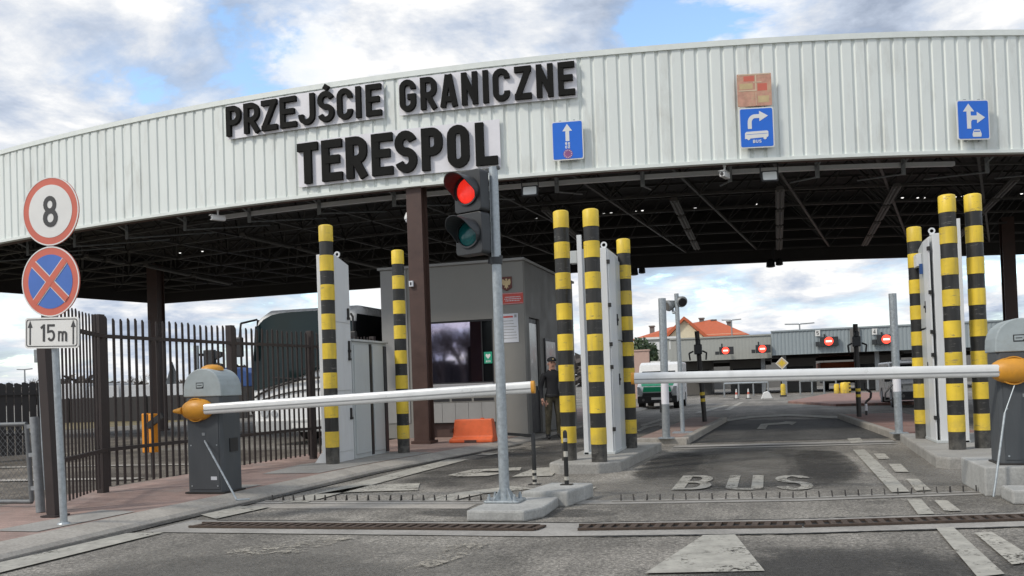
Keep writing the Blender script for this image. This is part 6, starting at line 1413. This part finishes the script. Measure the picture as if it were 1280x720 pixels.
# far wood along the horizon: one soft mass
rnd = random.Random(9); mb = MB()
for i in range(15000):
    x = rnd.uniform(-330, 300); y = 230+rnd.uniform(-6, 18)-x*.1; hmax = 5.5+2.2*math.sin(x*.07)+1.6*math.sin(x*.23+1)+1.2*math.sin(x*.61)
    c = Vector((x, y, rnd.random()**.7*max(2.5, hmax))); a = Vector((rnd.uniform(-1, 1), rnd.uniform(-1, 1), rnd.uniform(-1, 1))).normalized(); b = a.orthogonal().normalized(); s_ = rnd.uniform(.9, 2.0)
    mb.quad([c-a*s_, c+b*s_*.6, c+a*s_, c-b*s_*.6])
o = mb.build('distant_wood', 'wood'); o['kind'] = 'stuff'; tag(o, 'distant grey-brown wood along the horizon', 'wood')
# ------------------------------------------------------------------ the guard beside the booth
def person(loc, rz, sc):
    V = []; Ed = []; Rd = []
    def v(p, r, par=None):
        V.append(p); Rd.append(r); i = len(V)-1
        if par is not None: Ed.append((par, i))
        return i
    pel = v((0, 0, .95), (.155, .115)); ab = v((0, 0, 1.10), (.145, .105), pel); ch = v((0, .01, 1.30), (.175, .125), ab); uc = v((0, .015, 1.42), (.15, .10), ch); nk = v((0, 0, 1.50), (.06, .06), uc); hb = v((0, -.015, 1.585), (.075, .085), nk); ht = v((0, -.015, 1.68), (.078, .095), hb); tp = v((0, -.005, 1.73), (.06, .075), ht)
    for s in (-1, 1):
        hp = v((.095*s, 0, .90), (.105, .11), pel); kn = v((.115*s, -.025, .50), (.07, .075), hp); cf = v((.12*s, .015, .34), (.065, .068), kn); an = v((.125*s, .02, .10), (.05, .055), cf); to = v((.14*s, -.13, .045), (.045, .04), an)
    # left arm hangs, right arm bent forward at the waist
    sl = v((.185, .01, 1.40), (.075, .07), uc); el_ = v((.245, .03, 1.13), (.055, .055), sl); wl_ = v((.20, -.16, .98), (.036, .036), el_); hl = v((.175, -.23, .965), (.038, .025), wl_)
    sr = v((-.185, .01, 1.40), (.075, .07), uc); er = v((-.25, .05, 1.13), (.055, .055), sr); wr_ = v((-.25, -.06, .90), (.036, .036), er); hr = v((-.245, -.09, .83), (.038, .028), wr_)
    me = bpy.data.meshes.new('person'); me.from_pydata(V, Ed, []); o = bpy.data.objects.new('person', me); COL.objects.link(o)
    sk = o.modifiers.new('skin', 'SKIN'); sk.use_smooth_shade = True; sk.branch_smoothing = .4
    for i, d in enumerate(me.skin_vertices[0].data): d.radius = Rd[i]; d.use_root = (i == 0)
    su = o.modifiers.new('sub', 'SUBSURF'); su.levels = 2; su.render_levels = 2
    dg = bpy.context.evaluated_depsgraph_get(); ev = o.evaluated_get(dg); m2 = bpy.data.meshes.new_from_object(ev); o.modifiers.clear()
    bm = bmesh.new(); bm.from_mesh(m2)
    # hands: five bent fingers each; nose, ears
    def finger(a, b, c, r):
        for p, q in ((a, b), (b, c)):
            p = Vector(p); q = Vector(q); d = (q-p).normalized(); e = d.orthogonal().normalized(); f = d.cross(e); n = 6
            ring = [[bm.verts.new(c_+(e*math.cos(6.2832*i/n)+f*math.sin(6.2832*i/n))*r) for i in range(n)] for c_ in (p, q)]
            for i in range(n): bm.faces.new((ring[0][i], ring[0][(i+1) % n], ring[1][(i+1) % n], ring[1][i]))
            bm.faces.new(ring[1])
    for k in range(4):
        dz = .03-.02*k; l = (.042, .048, .045, .036)[k]
        finger((.17, -.24, .965+dz), (.155, -.24-l, .96+dz), (.135, -.24-l*1.4, .945+dz), .0095)
        x = -.265+.0*k; y = -.115+.02*k
        finger((x+.01, y, .825), (x+.005, y-.01, .825-l), (x+.02, y-.015, .825-l*1.7), .0095)
    finger((.175, -.21, .995), (.14, -.25, 1.005), (.12, -.275, .995), .0105); finger((-.235, -.10, .85), (-.225, -.135, .82), (-.23, -.145, .79), .0105)
    def blob(c, r, mi=0):
        g = bmesh.ops.create_icosphere(bm, subdivisions=2, radius=1); 
        for w in g['verts']: w.co = Vector((w.co.x*r[0]+c[0], w.co.y*r[1]+c[1], w.co.z*r[2]+c[2]))
        for w in g['verts']:
            for f in w.link_faces: f.material_index = mi
    blob((0, -.115, 1.615), (.014, .022, .022)); blob((.082, .0, 1.62), (.012, .022, .032)); blob((-.082, .0, 1.62), (.012, .022, .032))
    [blob((s*.032, -.098, 1.645), (.014, .012, .009), 4) for s in (-1, 1)]; blob((0, -.099, 1.572), (.026, .008, .006), 4)
    for f in bm.faces:
        c = f.calc_center_median(); f.smooth = True
        hand = (c-Vector((.16, -.25, .97))).length < .105 or (c-Vector((-.245, -.1, .79))).length < .105
        f.material_index = 4 if f.material_index == 4 else 0 if c.z > 1.495 or hand else (3 if c.z < .13 else (2 if c.z < .93 and abs(c.x) < .235 else 1))
    bm.to_mesh(me); bm.free()
    for k in ('skin', 'jacket', 'trousers', 'boot', 'frame_dark'): me.materials.append(M[k])
    o.location = loc; o.rotation_euler = (0, 0, rz); o.scale = (sc,)*3
    tag(o, 'uniformed person in a black jacket, cap and camouflage trousers beside the booth', 'person')
    mb = MB(); mb.ellipsoid((0, -.005, 1.70), (.098, .115, .075), 20, 10); mb.v = [(x, y, max(z, 1.675)) for x, y, z in mb.v]
    mb.prism([(-.075, -.09), (.075, -.09), (.065, -.16), (.03, -.185), (-.03, -.185), (-.065, -.16)], (0, 0, 1.676), X3, Y3, (0, 0, .010)); cp = mb.build('cap', 'jacket', o, 0, True)
    mb = MB(); mb.disc((0, -.118, 1.722), X3, Z3, .016, (0, -.006, 0), 12); mb.build('cap_badge', 'gold', cp)
    mb = MB(); mb.lathe([(.165, .915), (.17, .93), (.17, .965), (.165, .98)], n=24); mb.v = [(x, y*.78, z) for x, y, z in mb.v]; mb.build('belt', 'boot', o)
    return o
g = TP(688.5, 553, 18.2); gy = 18.2
g = G(693, 550, 0); po = person((g.x, g.y, 0), R(28), 1.0); 
sc = (TP(688.5, 446, g.y).z)/1.775; po.scale = (sc, sc, sc)
mb = MB(); mb.box(-.04, .04, -.004, .004, -.02, .03); o = mb.build('paper_slip', 'paper'); o.location = po.matrix_world @ Vector((0, 0, 0)); 
hp = Matrix.Translation(po.location) @ Matrix.Rotation(R(28), 4, 'Z') @ Vector((.12*sc, -.30*sc, .965*sc)); o.location = hp; tag(o, 'small white slip held in the uniformed person hand', 'paper')
